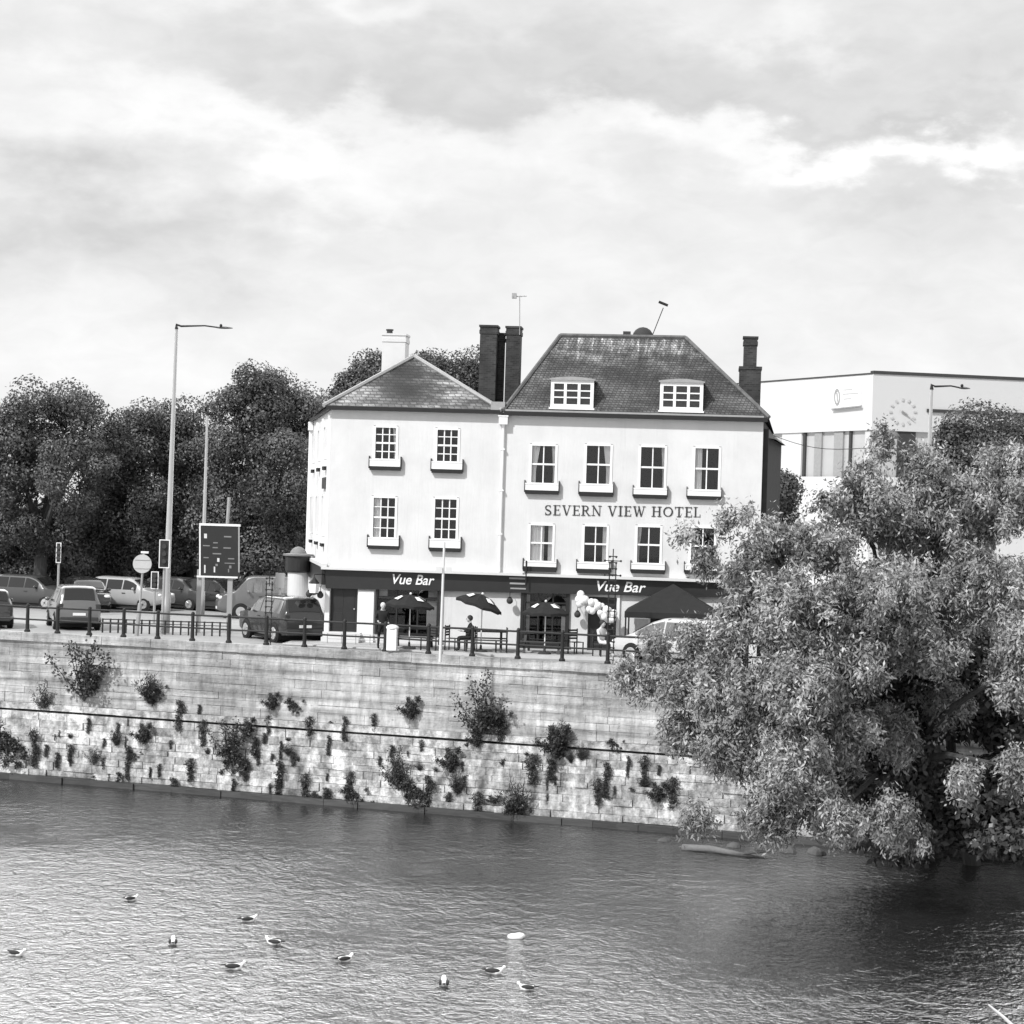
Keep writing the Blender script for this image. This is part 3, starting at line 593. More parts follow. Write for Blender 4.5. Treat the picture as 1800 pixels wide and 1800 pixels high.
def brick(mt, v, lo=.6, hi=1.5):
    nt = mt.node_tree; b = nt.nodes['Principled BSDF']; b.inputs['Roughness'].default_value = .9
    tc = N(nt, 'ShaderNodeTexCoord'); sp = N(nt, 'ShaderNodeSeparateXYZ'); nt.links.new(tc.outputs['Object'], sp.inputs[0]); cb = N(nt, 'ShaderNodeCombineXYZ')
    nt.links.new(mth(nt, 'ADD', sp.outputs[0], sp.outputs[1]), cb.inputs[0]); nt.links.new(sp.outputs[2], cb.inputs[1])
    br = N(nt, 'ShaderNodeTexBrick'); br.inputs['Scale'].default_value = 1; br.inputs['Brick Width'].default_value = .22; br.inputs['Row Height'].default_value = .075; br.inputs['Mortar Size'].default_value = .01
    br.inputs['Color1'].default_value = (v*lo,)*3+(1,); br.inputs['Color2'].default_value = (v*hi,)*3+(1,); br.inputs['Mortar'].default_value = (v*1.6,)*3+(1,)
    nt.links.new(cb.outputs[0], br.inputs[0]); n = N(nt, 'ShaderNodeTexNoise', i_Scale=1.5, i_Detail=5.0); nt.links.new(tc.outputs['Object'], n.inputs[0])
    mx = N(nt, 'ShaderNodeMix', data_type='RGBA', blend_type='MULTIPLY'); mx.inputs[0].default_value = 1; nt.links.new(br.outputs[0], mx.inputs[6])
    cc = N(nt, 'ShaderNodeCombineColor'); q = mth(nt, 'MULTIPLY_ADD', n.outputs[0], 1.8, .1)
    for i in range(3): nt.links.new(q, cc.inputs[i])
    nt.links.new(cc.outputs[0], mx.inputs[7]); nt.links.new(mx.outputs[2], b.inputs[0])
brick(bmat_, .032); 
chimney(841, 873, 571, 700, 2.2, bmat_, 1.0); ch2 = chimney(887, 914, 573, 700, 2.6, bmat_, 1.0); chimney(874, 886, 585, 700, 2.9, bmat_, .6)
cw = chimney(670, 713, 586, 650, 5.5, M['offwhite'], 1.2)
p0 = FP(685, 586, 6.1); pm = MB(); pm.lathe((p0.x, 6.1, p0.z), [(.14, -.1), (.12, .1), (.16, .12), (.16, .17)], 10); pm.obj('chimney_pot', M['charcoal'], cw)
cr = chimney(1306, 1332, 591, 642, 1.6, bmat_, .8); 
a0, b0, c0, d0 = FR(1299, 644, 1337, 736, 1.4); mm = MB(); mm.box(a0, b0, 1.4, 2.9, c0-2, d0-.12); mm.box(a0-.03, b0+.03, 1.37, 2.93, d0-.12, d0); mm.obj('stack_base', bmat_, cr)
# aerials and roof vent
p1 = FP(914, 571, 2.6); p2 = FP(913.5, 520, 2.6); m = MB(); m.tube([p1-Vector((0, 0, .4)), p2], .018, 6); q1 = FP(901, 521.5, 2.6); q2 = FP(926, 520.5, 2.6); m.tube([q1, q2], .016, 5)
for t_ in (.05, .35, .6, .85): q = q1.lerp(q2, t_); m.tube([q-Vector((0, .25, 0)), q+Vector((0, .25, 0))], .01, 4)
m.box(q1.x-.02, q1.x+.16, q1.y-.1, q1.y+.1, q1.z-.07, q1.z+.14); m.obj('tv_aerial', M['grey_metal'], ch2)
p1 = FP(1147, 577, 3.6); p2 = FP(1166, 541, 3.6); m = MB(); m.tube([p1-Vector((0, 0, .3)), p2], .018, 6); m.tube([FP(1158, 530.5, 3.6), FP(1174, 537, 3.6)], .06, 6); m.obj('tv_aerial', M['dark_metal'], roof_r)
p1 = FP(1130, 590, 3.7); m = MB(); m.ball((p1.x, p1.y, p1.z-.05), .42, 16, sc=(1, .5, .95)); m.obj('roof_vent', M['charcoal'], roof_r, smooth=True)
p1 = FP(1102, 584, 3.7); m = MB(); m.box(p1.x-.15, p1.x+.15, 3.6, 3.9, p1.z-.2, p1.z+.03); m.obj('roof_vent', M['charcoal'], roof_r)

# --- shopfront: fascia, cornice, pilasters, glass
zA = FP(700, 1035).z; zB = FP(700, 1004).z
def fascia_poly(x0, yt0, yb0, x1, yt1, yb1, y):
    p = [FP(x0, yt0, y), FP(x1, yt1, y), FP(x1, yb1, y), FP(x0, yb0, y)]; return [(q.x, q.z) for q in p]
m = MB(); m.prism(fascia_poly(572, 1001, 1034, 1337, 1027, 1052, -.2), -.2, -.01); fs = m.obj('fascia', M['black'], hotel)
mg = MB(); mg.box(0, SL, .02, .2, 2.32, 3.0); flank(mg).obj('fascia', M['black'], hotel)
m = MB(); m.prism(fascia_poly(565, 996.5, 1000.5, 1337, 1021.5, 1026.5, -.3), -.42, -.005); m.obj('cornice', M['offwhite'], hotel)
mg = MB(); mg.box(-.3, SL, .02, .24, 3.02, 3.16); mg.box(SL-.9, SL-.1, .24, .4, 2.98, 3.2); flank(mg).obj('cornice', M['offwhite'], hotel)
m = MB()
for i in range(40): x = HL*(i+.5)/40; m.box(x-.02, x+.02, -.215, -.2, 2.5, 2.52)
def shop_window(op, y=.06, div=2, trans=None, col='black', low=None):
    a, b, c, d = op; m = MB(); fw = .07
    m.box(a-.01, a+fw, y-.12, y+.04, c, d); m.box(b-fw, b+.01, y-.12, y+.04, c, d); m.box(a+fw, b-fw, y-.12, y+.04, d-fw, d); m.box(a+fw, b-fw, y-.12, y+.04, c, c+fw)
    for i in range(1, div): x = a+(b-a)*i/div; m.box(x-.03, x+.03, y-.08, y+.035, c+fw, d-fw)
    if trans: m.box(a+fw, b-fw, y-.06, y+.034, trans-.03, trans+.03)
    o = m.obj('shop_window', M[col], hotel); g = MB(); g.box(a+.03, b-.03, y, y+.006, c+.03, d-.03); g.obj('pane', M['shopglass'], o); return o
o = shop_window(shop[1], div=3, trans=1.9)
a, b, c, d = shop[1]; 
for (u0, u1, z0, z1) in ((.04, .17, 1.95, 2.25), (.82, .97, 1.95, 2.25), (.8, .97, .7, 1.85)):
    m = MB(); m.box(a+(b-a)*u0, a+(b-a)*u1, .2, .23, z0, z1); m.obj('curtain', M['curtain'], o)
o = shop_window(shop[2], div=3, trans=1.9)
a, b, c, d = shop[2]
for (u0, u1, z0, z1) in ((.05, .13, .6, 2.2), (.86, .96, .6, 1.8)):
    m = MB(); m.box(a+(b-a)*u0, a+(b-a)*u1, .2, .23, z0, z1); m.obj('curtain', M['curtain'], o)
m = MB(); m.box(a, b, -.05, -.004, gz, c-.005); m.obj('stall_riser', M['black'], hotel)
for k in range(2): m = MB(); m.box(shop[0][0]-.2, shop[0][1]+.2, -.75+k*.36, -.01 if k else -.395, gz, PAV+.19*(k+1)); m.obj('step', M['offwhite'], hotel)
shop_window(shop[4], div=2, col='white')
# doors
for (op, colr) in ((shop[0], 'black'), (shop[3], 'black')):
    a, b, c, d = op; m = MB(); m.box(a+.05, b-.05, .09, .14, c+.02, d-.03); m.box(a, a+.05, .02, .14, c, d); m.box(b-.05, b, .02, .14, c, d)
    for (z0, z1) in ((c+.15, c+.75), (c+.9, min(c+1.8, 2.15))):
        for (u, v_) in ((.12, .46), (.54, .88)): m.box(a+(b-a)*u, a+(b-a)*v_, .075, .0895, z0, z1)
    dd = m.obj('door', M['black'], hotel); h = MB(); h.ball((a+(b-a)*.88, .05, c+.9), .035, 8); h.obj('handle', M['alloy'], dd)
# white and black pilasters between the openings
for (x0, x1, mt_) in ((629, 657, 'white'), (571, 579, 'white'), (773, 777, 'black'), (915, 920, 'black'), (997, 1001, 'black'), (1084, 1089, 'white')):
    xa = FP(x0, 1080).x; xb = FP(x1, 1080).x; m = MB(); m.box(xa, xb, -.1, -.004, gz, FP(x0, 1040).z+.05); m.box(xa-.02, xb+.02, -.13, -.002, gz, .35); m.obj('pilaster', M[mt_], hotel)
# small plaque near seam
for k, (y0, y1) in enumerate(((1015, 1018), (1024, 1027), (1033, 1035.5))):
    a, b, c, d = FR(896+k, y0, 925, y1); m = MB(); m.box(a, b, -.23, -.205, c, d); m.obj('name_plate', M['grey_metal'], fs)

# --- lettering
def serif_text(txt, parent, x0, x1, za, zb, cap, y, mt_):
    S = {}
    th, tn = .15, .05
    def seg(p, q, w0): return ('l', p, q, w0)
    S['E'] = (.62, [seg((.16, 0), (.16, 1), th), seg((0, .025), (.6, .025), tn), seg((0, .975), (.58, .975), tn), seg((.16, .52), (.48, .52), tn), seg((.6, 0), (.6, .2), tn), seg((.58, 1), (.58, .82), tn), seg((.48, .44), (.48, .6), tn)])
    S['V'] = (.78, [seg((.12, 1), (.4, 0), th), seg((.68, 1), (.42, 0), .06), seg((0, .98), (.28, .98), tn), seg((.56, .98), (.8, .98), tn)])
    S['I'] = (.34, [seg((.17, 0), (.17, 1), th), seg((0, .02), (.34, .02), tn), seg((0, .98), (.34, .98), tn)])
    S['H'] = (.84, [seg((.16, 0), (.16, 1), th), seg((.68, 0), (.68, 1), th), seg((.16, .52), (.68, .52), tn), seg((0, .02), (.32, .02), tn), seg((0, .98), (.32, .98), tn), seg((.52, .02), (.84, .02), tn), seg((.52, .98), (.84, .98), tn)])
    S['N'] = (.86, [seg((.14, 0), (.14, 1), .06), seg((.12, 1), (.7, 0), th), seg((.72, 0), (.72, 1), .06), seg((0, .02), (.28, .02), tn), seg((0, .98), (.2, .98), tn), seg((.58, .98), (.86, .98), tn)])
    S['L'] = (.6, [seg((.16, 0), (.16, 1), th), seg((0, .025), (.58, .025), tn), seg((0, .98), (.32, .98), tn), seg((.57, 0), (.57, .24), tn)])
    S['T'] = (.72, [seg((.36, 0), (.36, 1), th), seg((0, .975), (.72, .975), tn), seg((.02, 1), (.02, .8), tn), seg((.7, 1), (.7, .8), tn), seg((.2, .02), (.52, .02), tn)])
    S['W'] = (1.1, [seg((.12, 1), (.34, 0), th), seg((.36, 0), (.56, .95), .06), seg((.5, 1), (.74, 0), th), seg((.76, 0), (.98, 1), .06), seg((0, .98), (.26, .98), tn), seg((.86, .98), (1.1, .98), tn)])
    arc = lambda cx, cy, rx, ry, a0, a1, k, w0, w1: [seg((cx+rx*math.cos(a0+(a1-a0)*i/k), cy+ry*math.sin(a0+(a1-a0)*i/k)), (cx+rx*math.cos(a0+(a1-a0)*(i+1)/k), cy+ry*math.sin(a0+(a1-a0)*(i+1)/k)), w0+(w1-w0)*abs(math.cos(a0+(a1-a0)*(i+.5)/k))) for i in range(k)]
    S['O'] = (.88, arc(.44, .5, .37, .46, 0, 2*math.pi, 20, .05, .15))
    S['R'] = (.76, [seg((.16, 0), (.16, 1), th), seg((0, .02), (.32, .02), tn), seg((0, .98), (.3, .98), tn), seg((.36, .5), (.68, 0), th*.9), seg((.62, .02), (.8, .02), tn)]+arc(.34, .745, .24, .235, -math.pi/2, math.pi/2, 9, .05, .14)+[seg((.16, .98), (.36, .98), tn), seg((.16, .51), (.36, .51), tn)])
    S['S'] = (.62, arc(.31, .74, .22, .235, R(35), R(250), 9, .05, .12)+[seg((.2, .54), (.42, .44), .15)]+arc(.31, .25, .24, .225, R(60), R(-150), 9, .05, .13)+[seg((.5, .97), (.5, .78), .04), seg((.09, .03), (.09, .24), .04)])
    gap = .17; adv = [(.42 if c_ == ' ' else S[c_][0]+gap) for c_ in txt]; tot = sum(adv)-gap; sx = (x1-x0)/tot; m = MB(); x = x0; eps = 0
    for c_, ad in zip(txt, adv):
        if c_ != ' ':
            for (_, p, q, w0) in S[c_][1]:
                P = Vector((x+p[0]*sx, p[1]*cap)); Q = Vector((x+q[0]*sx, q[1]*cap)); dr = (Q-P); L = dr.length
                if L < 1e-5: continue
                dr /= L; nn = Vector((-dr.y, dr.x)); hw = w0*cap/2; eps = (eps+1) % 24; yo = y-eps*.0006
                base = lambda X: za+(zb-za)*(X-x0)/(x1-x0)
                pts = [P+nn*hw-dr*.01, Q+nn*hw+dr*.01, Q-nn*hw+dr*.01, P-nn*hw-dr*.01]
                m.prism([(t.x, t.y+base(t.x)) for t in pts], yo, y+.02)
        x += ad*sx
    return m.obj('hotel_lettering', mt_, parent)
l0 = FP(957, 905); l1 = FP(1231, 909); serif_text('SEVERN VIEW HOTEL', hotel, l0.x, l1.x, l0.z, l1.z, .38, -.02, M['letter'])
def italic_sign(txt, parent, p0, p1, h, y):
    cu = bpy.data.curves.new('txt', 'FONT'); cu.body = txt; cu.size = 1; cu.shear = .25; cu.extrude = .01; cu.offset = .012
    ob = bpy.data.objects.new('txt', cu); C.objects.link(ob); dg = bpy.context.evaluated_depsgraph_get(); dg.update()
    me = bpy.data.meshes.new_from_object(ob.evaluated_get(dg)); bpy.data.objects.remove(ob)
    co = np.zeros(len(me.vertices)*3); me.vertices.foreach_get('co', co); co = co.reshape(-1, 3); mn = co.min(0); mx_ = co.max(0)
    out = np.zeros_like(co); u = (co[:, 0]-mn[0])/(mx_[0]-mn[0]); out[:, 0] = p0.x+u*(p1.x-p0.x); out[:, 2] = p0.z+u*(p1.z-p0.z)+(co[:, 1]-mn[1])/(mx_[1]-mn[1])*h; out[:, 1] = y-(co[:, 2]-mn[2])*1.2
    me.vertices.foreach_set('co', out.ravel()); bm = bmesh.new(); bm.from_mesh(me); bmesh.ops.recalc_face_normals(bm, faces=bm.faces); bm.to_mesh(me); bm.free(); me.update(); me.materials.clear(); me.materials.append(M['letterw']); me.name = 'bar_lettering'
    o = bpy.data.objects.new('bar_lettering', me); C.objects.link(o); o.parent = parent; return o
italic_sign('Vue Bar', fs, FP(690, 1026.5, -.2), FP(763.5, 1029, -.2), .39, -.205); italic_sign('Vue Bar', fs, FP(1049, 1039, -.2), FP(1135, 1042, -.2), .40, -.205)
# wall lamps and lantern
def hanging_ball(px, py, label):
    p = FP(px, py, -.35); t = thing('hanging_basket', label, 'hanging basket', HA+HD*p.x+HN*.35+Vector((0, 0, p.z)), HANG, 'round dark hanging baskets on the shopfront')
    m = MB(); m.ball((0, 0, 0), .13, 14); m.obj('basket', M['charcoal'], t, smooth=True); m = MB(); m.tube([(0, 0, .1), (0, 0, .34), (0, .3, .36)], .012, 5); m.obj('bracket', M['dark_metal'], t)
    m = MB(); m.lathe((0, 0, .1), [(.04, 0), (.08, .03), (.02, .06)], 8); m.obj('cap', M['dark_metal'], t)
hanging_ball(896, 1056, 'round dark hanging basket on white wall left of the middle shop window'); hanging_ball(563, 1046, 'round dark hanging basket on white pillar at the hotel corner')
hanging_ball(543, 1044, 'round dark hanging basket on bracket left of the hotel corner'); hanging_ball(1015, 1080, 'round dark hanging basket below the white balloons')
p = FP(552, 1030, -.6); tl = thing('wall_lantern', 'glazed black framed wall lantern hanging at the hotel corner above the baskets', 'lantern', HA+HD*p.x+HN*.6+Vector((0, 0, p.z)), HANG)
m = MB(); m.lathe((0, 0, 0), [(.05, -.35), (.16, -.3), (.2, .1), (.22, .12), (.06, .3), (.02, .36)], 6); m.obj('lantern_frame', M['dark_metal'], tl)
m = MB(); m.lathe((0, 0, 0), [(.175, -.27), (.212, .09)], 6); m.obj('glazing', M['curtain'], tl); m = MB(); m.tube([(0, 0, .34), (0, 0, .45), (.3, .6, .45)], .02, 6); m.obj('bracket', M['dark_metal'], tl)

# terrace pavement and kerb
def build_pavement():
    fr = []
    for k in range(14):
        x = -1.2+(HL+7.2)*k/13; w0 = HA+HD*x; t_ = (w0-WO).dot(-WN)      # metres from the quay line
        dep = min(3.9, max(.5, (t_-.9)/max(.3, HN.dot(WN)))); fr.append((x, -dep))
    m = MB(); m.prism([(-1.2, -.02)]+fr+[(HL+6, -.02)], .001, PAV, 'xy')
    o = m.obj('pavement', mat('paving', .44, .85, .2, var=.15, scale=2, var2=.15, scale2=.3)); o.location = HA; o.rotation_euler = (0, 0, HANG); tag(o, kind='structure')
    m = MB(); m.prism([(x, y-.004) for x, y in fr]+[(x, y-.17) for x, y in fr[::-1]], .001, PAV+.006, 'xy'); o = m.obj('kerb', mat('kerb_stone', .55, .85, .2, var=.15, scale=3)); o.location = HA; o.rotation_euler = (0, 0, HANG); tag(o, kind='structure')
build_pavement()
def HW(px, py, dep):   # world point on the vertical plane dep metres in front of the hotel
    return on_plane(px, py, HA+HN*dep, HN)
# ------------------------------------------------------------------ terrace furniture
def parasol(px, py, dep, label, tilt=0.0, top=2.35, r=1.05):
    p = HW(px, py, dep); t = thing('parasol', label, 'parasol', (p.x, p.y, PAV), 0, 'black and white beer garden parasols')
    n = 8; cn = MB(); prof = [(0.0, 0), (r*.35, -.10), (r*.75, -.27), (r, -.42)]
    rt = Matrix.Rotation(tilt, 4, 'Y')
    def T(v): q = rt @ Vector(v); return (q.x, q.y, q.z+top)
    vs = [T((0, 0, .0))]; 
    for rr_, h in prof[1:]:
        for j in range(n*2):
            a_ = math.pi*j/n+.2; k = 1 if j % 2 == 0 else .94; vs.append(T((rr_*k*math.cos(a_), rr_*k*math.sin(a_), h+(0.0 if j % 2 == 0 else .04))))
    fs_ = [(0, 1+j, 1+(j+1) % (2*n)) for j in range(2*n)]
    for i in range(2):
        for j in range(2*n): fs_.append((1+i*2*n+j, 1+(i+1)*2*n+j, 1+(i+1)*2*n+(j+1) % (2*n), 1+i*2*n+(j+1) % (2*n)))
    cn.add(vs, fs_)
    # valance
    vv = [Vector(q) for q in vs[1+4*n:]]; cn.add([tuple(q) for q in vv]+[(q.x, q.y, q.z-.1) for q in vv], [(j, (j+1) % (2*n), (j+1) % (2*n)+2*n, j+2*n) for j in range(2*n)])
    co = cn.obj('canopy', M['black_matt'], t); so_ = co.modifiers.new('s', 'SOLIDIFY'); so_.thickness = .012
    # white printed flashes on alternate gores
    for j in range(0, n, 1):
        if j % 2: continue
        a_ = 2*math.pi*(j+.5)/n+.2+.1; m = MB(); pts = []
        for (rr_, da, h) in ((r*.42, -.22, -.095), (r*.70, -.2, -.215), (r*.74, .2, -.235), (r*.45, .2, -.105)): pts.append(T((rr_*math.cos(a_+da), rr_*math.sin(a_+da), h+.035)))
        m.add(pts, [(0, 1, 2, 3)]); fo = m.obj('printed_flash', M['letterw'], co); s2 = fo.modifiers.new('s', 'SOLIDIFY'); s2.thickness = .01
    m = MB(); m.tube([(0, 0, 0), T((0, 0, 0))], .022, 8); m.obj('pole', M['white'], t)
    m = MB(); q = T((0, 0, .03)); m.ball(q, .05, 8); m.obj('finial', M['white'], t); m = MB(); m.lathe((0, 0, 0), [(.25, 0), (.25, .05), (.05, .09), (.04, .25)], 14); m.obj('base', M['charcoal'], t)
    for j in range(4):
        a_ = math.pi/2*j+.2; m = MB(); m.tube([T((.02, 0, -.5)), T((r*.6*math.cos(a_), r*.6*math.sin(a_), -.24))], .01, 4); m.obj('rib', M['grey_metal'], t)
    return t
parasol(719, 1140, 3.0, 'open black parasol with white flashes in front of the left shop window', .06, 2.05, .95)
parasol(845, 1143, 3.2, 'tilted black parasol with white flashes against the white wall', .30, 2.15, .92)
parasol(957, 1146, 3.2, 'black parasol with white flashes in front of the middle shop window', 0, 1.95, .90)
tb0 = None
def table(px, py, dep, label, rz=0.0):
    global tb0
    p = HW(px, py, dep); loc = (p.x, p.y, PAV)
    if tb0: return dup(tb0, loc, HANG+rz, label)
    t = thing('picnic_table', label, 'picnic table', loc, HANG+rz, 'dark wooden picnic tables on the terrace'); tb0 = t
    m = MB(); [m.box(-.9, .9, -.36+i*.15, -.36+i*.15+.135, .72, .76) for i in range(5)]; m.obj('table_top', M['wood'], t)
    for s_ in (-1, 1):
        m = MB(); [m.box(-.9, .9, s_*.72-.13+i*.14, s_*.72-.13+i*.14+.125, .42, .46) for i in range(2)]; m.obj('bench', M['wood'], t)
        m = MB(); m.bar((s_*.65, -.72, 0), (s_*.65, -.25, .715), .09, .05); m.bar((s_*.65, .72, 0), (s_*.65, .25, .715), .09, .05); m.box(s_*.65-.03, s_*.65+.03, -.8, .8, .34, .415); m.obj('leg_frame', M['wood'], t)
    return t
table(725, 1140, 2.4, 'dark wooden picnic table under the left parasol'); table(850, 1143, 2.6, 'dark wooden picnic table below the tilted parasol', .1); table(955, 1147, 2.4, 'dark wooden picnic table under the middle parasol', -.05)
# folding chair beside the door
ch0 = None
def chair(px, py, dep, label, rz):
    global ch0
    p = HW(px, py, dep); loc = (p.x, p.y, PAV)
    if ch0: return dup(ch0, loc, rz, label)
    t = thing('bistro_chair', label, 'chair', loc, rz, 'dark chairs on the terrace'); ch0 = t
    m = MB(); [m.box(-.22, .22, -.2+i*.1, -.12+i*.1, .44, .465) for i in range(4)]; m.obj('seat', M['wood'], t); m = MB(); [m.box(-.22, .22, .21, .235, .55+i*.1, .62+i*.1) for i in range(4)]; m.obj('backrest', M['wood'], t)
    for sx in (-.2, .2):
        for sy, h in ((-.18, .44), (.22, .95)): m = MB(); m.box(sx-.018, sx+.018, sy-.018, sy+.018, 0, h); m.obj('leg', M['dark_metal'], t)
    return t
chair(795, 1143, 3.0, 'dark slatted chair left of the tilted parasol', 1.2); chair(880, 1143, 3.4, 'dark slatted chair right of the tilted parasol', -1.5); chair(1012, 1148, 2.6, 'dark slatted chair below the white balloons', .6); chair(752, 1141, 3.6, 'dark slatted chair beside the slim white pole', -.9)
# white bollard bin
p = HW(689, 1139, 4.4); t = thing('litter_bin', 'white square pillar bin with domed top behind the railing', 'bin', (p.x, p.y, PAV), HANG)
m = MB(); m.box(-.19, .19, -.19, .19, 0, .82); m.obj('body', M['white'], t, bevel=.03); m = MB(); m.lathe((0, 0, .82), [(.24, 0), (.24, .05), (.2, .1), (.1, .14), (0, .15)], 14); m.obj('lid', M['white'], t)
# balloon garland
p = HW(1050, 1070, .45); t = thing('balloon_garland', 'cluster garland of white balloons drooping over the hotel doorway', 'balloons', (p.x, p.y, p.z), HANG)
rr = random.Random(5); bal = None
for i in range(34):
    u = i/33; px = 1017+u*62; py = 1052+u*34+rr.uniform(-9, 9); q = HW(px, py, .45+rr.uniform(-.15, .2)); l = q-p; lx = Vector((l.dot(HD), -l.dot(HN), l.z))
    if bal is None: m = MB(); m.ball((0, 0, 0), .14, 14, sc=(1, 1, 1.12)); m.lathe((0, 0, -.16), [(.0, .03), (.02, 0)], 6); bal = m.obj('balloon', M['balloon'], t, smooth=True); bb = bal
    else: bb = bal.copy(); C.objects.link(bb); bb.parent = t
    bb.location = lx; s_ = rr.uniform(.8, 1.15); bb.scale = (s_, s_, s_)
# dark gazebo
p = HW(1180, 1150, 2.1); t = thing('gazebo', 'large black square canopy with sloping sides standing at the right end of the terrace', 'gazebo', (p.x, p.y, PAV), HANG)
m = MB(); hw = 1.75
m.add([(-hw, -hw, 1.72), (hw, -hw, 1.72), (hw, hw, 1.72), (-hw, hw, 1.72), (0, 0, 2.75), (-hw, -hw, 1.5), (hw, -hw, 1.5), (hw, hw, 1.5), (-hw, hw, 1.5)], [(0, 1, 4), (1, 2, 4), (2, 3, 4), (3, 0, 4), (0, 5, 6, 1), (1, 6, 7, 2), (2, 7, 8, 3), (3, 8, 5, 0)])
o = m.obj('canopy', M['black_matt'], t); s_ = o.modifiers.new('s', 'SOLIDIFY'); s_.thickness = .015
for sx in (-1, 1):
    for sy in (-1, 1): m = MB(); m.box(sx*1.7-.03, sx*1.7+.03, sy*1.7-.03, sy*1.7+.03, 0, 1.7); m.obj('leg', M['dark_metal'], t)

# ------------------------------------------------------------------ people
def person(label, loc, rotz, joints, radii, edges, cloth, hair, headz, headc, hem=.0):
    """joints in metres, one skinned surface"""
    t = bpy.data.objects.new('person', None); C.objects.link(t); t.location = loc; t.rotation_euler = (0, 0, rotz); tag(t, label, 'person')
    me = bpy.data.meshes.new('b'); me.from_pydata(joints, edges, []); me.update(); ob = bpy.data.objects.new('b', me); C.objects.link(ob)
    sk = ob.modifiers.new('sk', 'SKIN'); ob.modifiers.new('ss', 'SUBSURF').levels = 1
    for i, r_ in enumerate(radii): me.skin_vertices[0].data[i].radius = (r_, r_*.85) if not hasattr(r_, '__len__') else r_
    me.skin_vertices[0].data[0].use_root = True
    dg = bpy.context.evaluated_depsgraph_get(); dg.update(); nm = bpy.data.meshes.new_from_object(ob.evaluated_get(dg)); bpy.data.objects.remove(ob)
    nm.materials.clear(); nm.materials.append(cloth); nm.materials.append(M['skin']); nm.name = 'body'
    hc = Vector(headc)
    for p_ in nm.polygons:
        p_.use_smooth = True; c_ = p_.center
        p_.material_index = 1 if (c_-hc).length < .17 or any((c_-Vector(h)).length < .10 for h in hands) else 0
    o = bpy.data.objects.new('body', nm); C.objects.link(o); o.parent = t
    m = MB(); m.ball(tuple(hc+Vector((0, .02, .035))), .112, 14, sc=(.92, 1.02, 1.02)); m.obj('hair', hair, t, smooth=True)
    m = MB(); m.ball(tuple(hc+Vector((0, -.028, -.02))), .095, 14, sc=(.82, .92, 1.15)); m.ball(tuple(hc+Vector((0, -.12, -.02))), .02, 6); m.obj('face', M['skin'], t, smooth=True)
    m = MB(); [m.ball(tuple(hc+Vector((sx*.035, -.108, .01))), .012, 6) for sx in (-1, 1)]; m.obj('eyes', M['hairdark'], t)
    for h, d_ in zip(hands, hdirs):
        for k in range(4):
            q = Vector(h)+Vector(((k-1.5)*.02, 0, 0)); m = MB(); dd = Vector(d_); m.tube([q+dd*.03, q+dd*.08, q+dd*(.11+.012*(k in (1, 2)))+Vector((0, .01, 0))], [.010, .009, .006], 6); m.obj('finger', M['skin'], o)
        m = MB(); q = Vector(h)+Vector((.04, -.01, 0)); m.tube([q, q+Vector(d_)*.05+Vector((.015, 0, 0))], [.011, .008], 6); m.obj('thumb', M['skin'], o)
    return t
# standing figure
J = [(0, 0, .93), (0, 0, 1.12), (0, .0, 1.34), (0, 0, 1.46), (0, -.01, 1.58), (.10, 0, .88), (.11, -.02, .48), (.11, .03, .08), (.11, -.12, .04), (-.10, 0, .88), (-.12, .03, .48), (-.13, .08, .08), (-.13, -.06, .04),
     (.19, 0, 1.38), (.25, .03, 1.12), (.20, -.12, .93), (-.19, 0, 1.38), (-.27, .02, 1.13), (-.16, -.2, 1.0)]
E = [(0, 1), (1, 2), (2, 3), (3, 4), (0, 5), (5, 6), (6, 7), (7, 8), (0, 9), (9, 10), (10, 11), (11, 12), (2, 13), (13, 14), (14, 15), (2, 16), (16, 17), (17, 18)]
Rr = [(.16, .12), (.15, .11), (.17, .12), .055, .085, .10, .07, .05, .045, .10, .07, .05, .045, .07, .05, .04, .07, .05, .04]
hands = [(.20, -.12, .93), (-.16, -.2, 1.0)]; hdirs = [(0, -.2, -.9), (.3, -.5, -.3)]
p = HW(671, 1139, 3.6); person('person in dark clothes with pale hair standing by the left shop window', (p.x, p.y, PAV), HANG+.3, J, Rr, E, M['clothdark'], M['hairpale'], 1.6, (0, -.02, 1.60))
# seated figures
J2 = [(0, 0, .52), (0, .02, .75), (0, 0, .98), (0, -.02, 1.08), (0, -.04, 1.18), (.10, -.05, .52), (.12, -.45, .52), (.12, -.42, .1), (.12, -.56, .04), (-.10, -.05, .52), (-.12, -.45, .52), (-.12, -.42, .1), (-.12, -.56, .04),
      (.19, 0, .98), (.24, -.1, .75), (.15, -.36, .78), (-.19, 0, .98), (-.24, -.1, .75), (-.13, -.36, .78)]
hands = [(.15, -.36, .78), (-.13, -.36, .78)]; hdirs = [(0, -1, -.1), (0, -1, -.1)]
p = HW(826, 1143, 3.3); person('person in dark clothes sitting at the table below the tilted parasol', (p.x, p.y, PAV), HANG-1.3, J2, Rr, E, M['clothdark'], M['hairdark'], 1.2, (0, -.05, 1.22))
p = HW(1056, 1150, 3.3); person('person in a pale top sitting below the white balloons', (p.x, p.y, PAV), HANG+.9, J2, Rr, E, M['clothpale'], M['hairdark'], 1.2, (0, -.05, 1.22))
p = HW(1056, 1150, 3.3); q = Vector((p.x, p.y, PAV)); cc_ = dup(ch0, q, HANG+.9+0, 'dark slatted chair carrying the person in a pale top'); 
p = HW(826, 1143, 3.3); dup(ch0, (p.x, p.y, PAV), HANG-1.3, 'dark slatted chair carrying the person in dark clothes at the table')

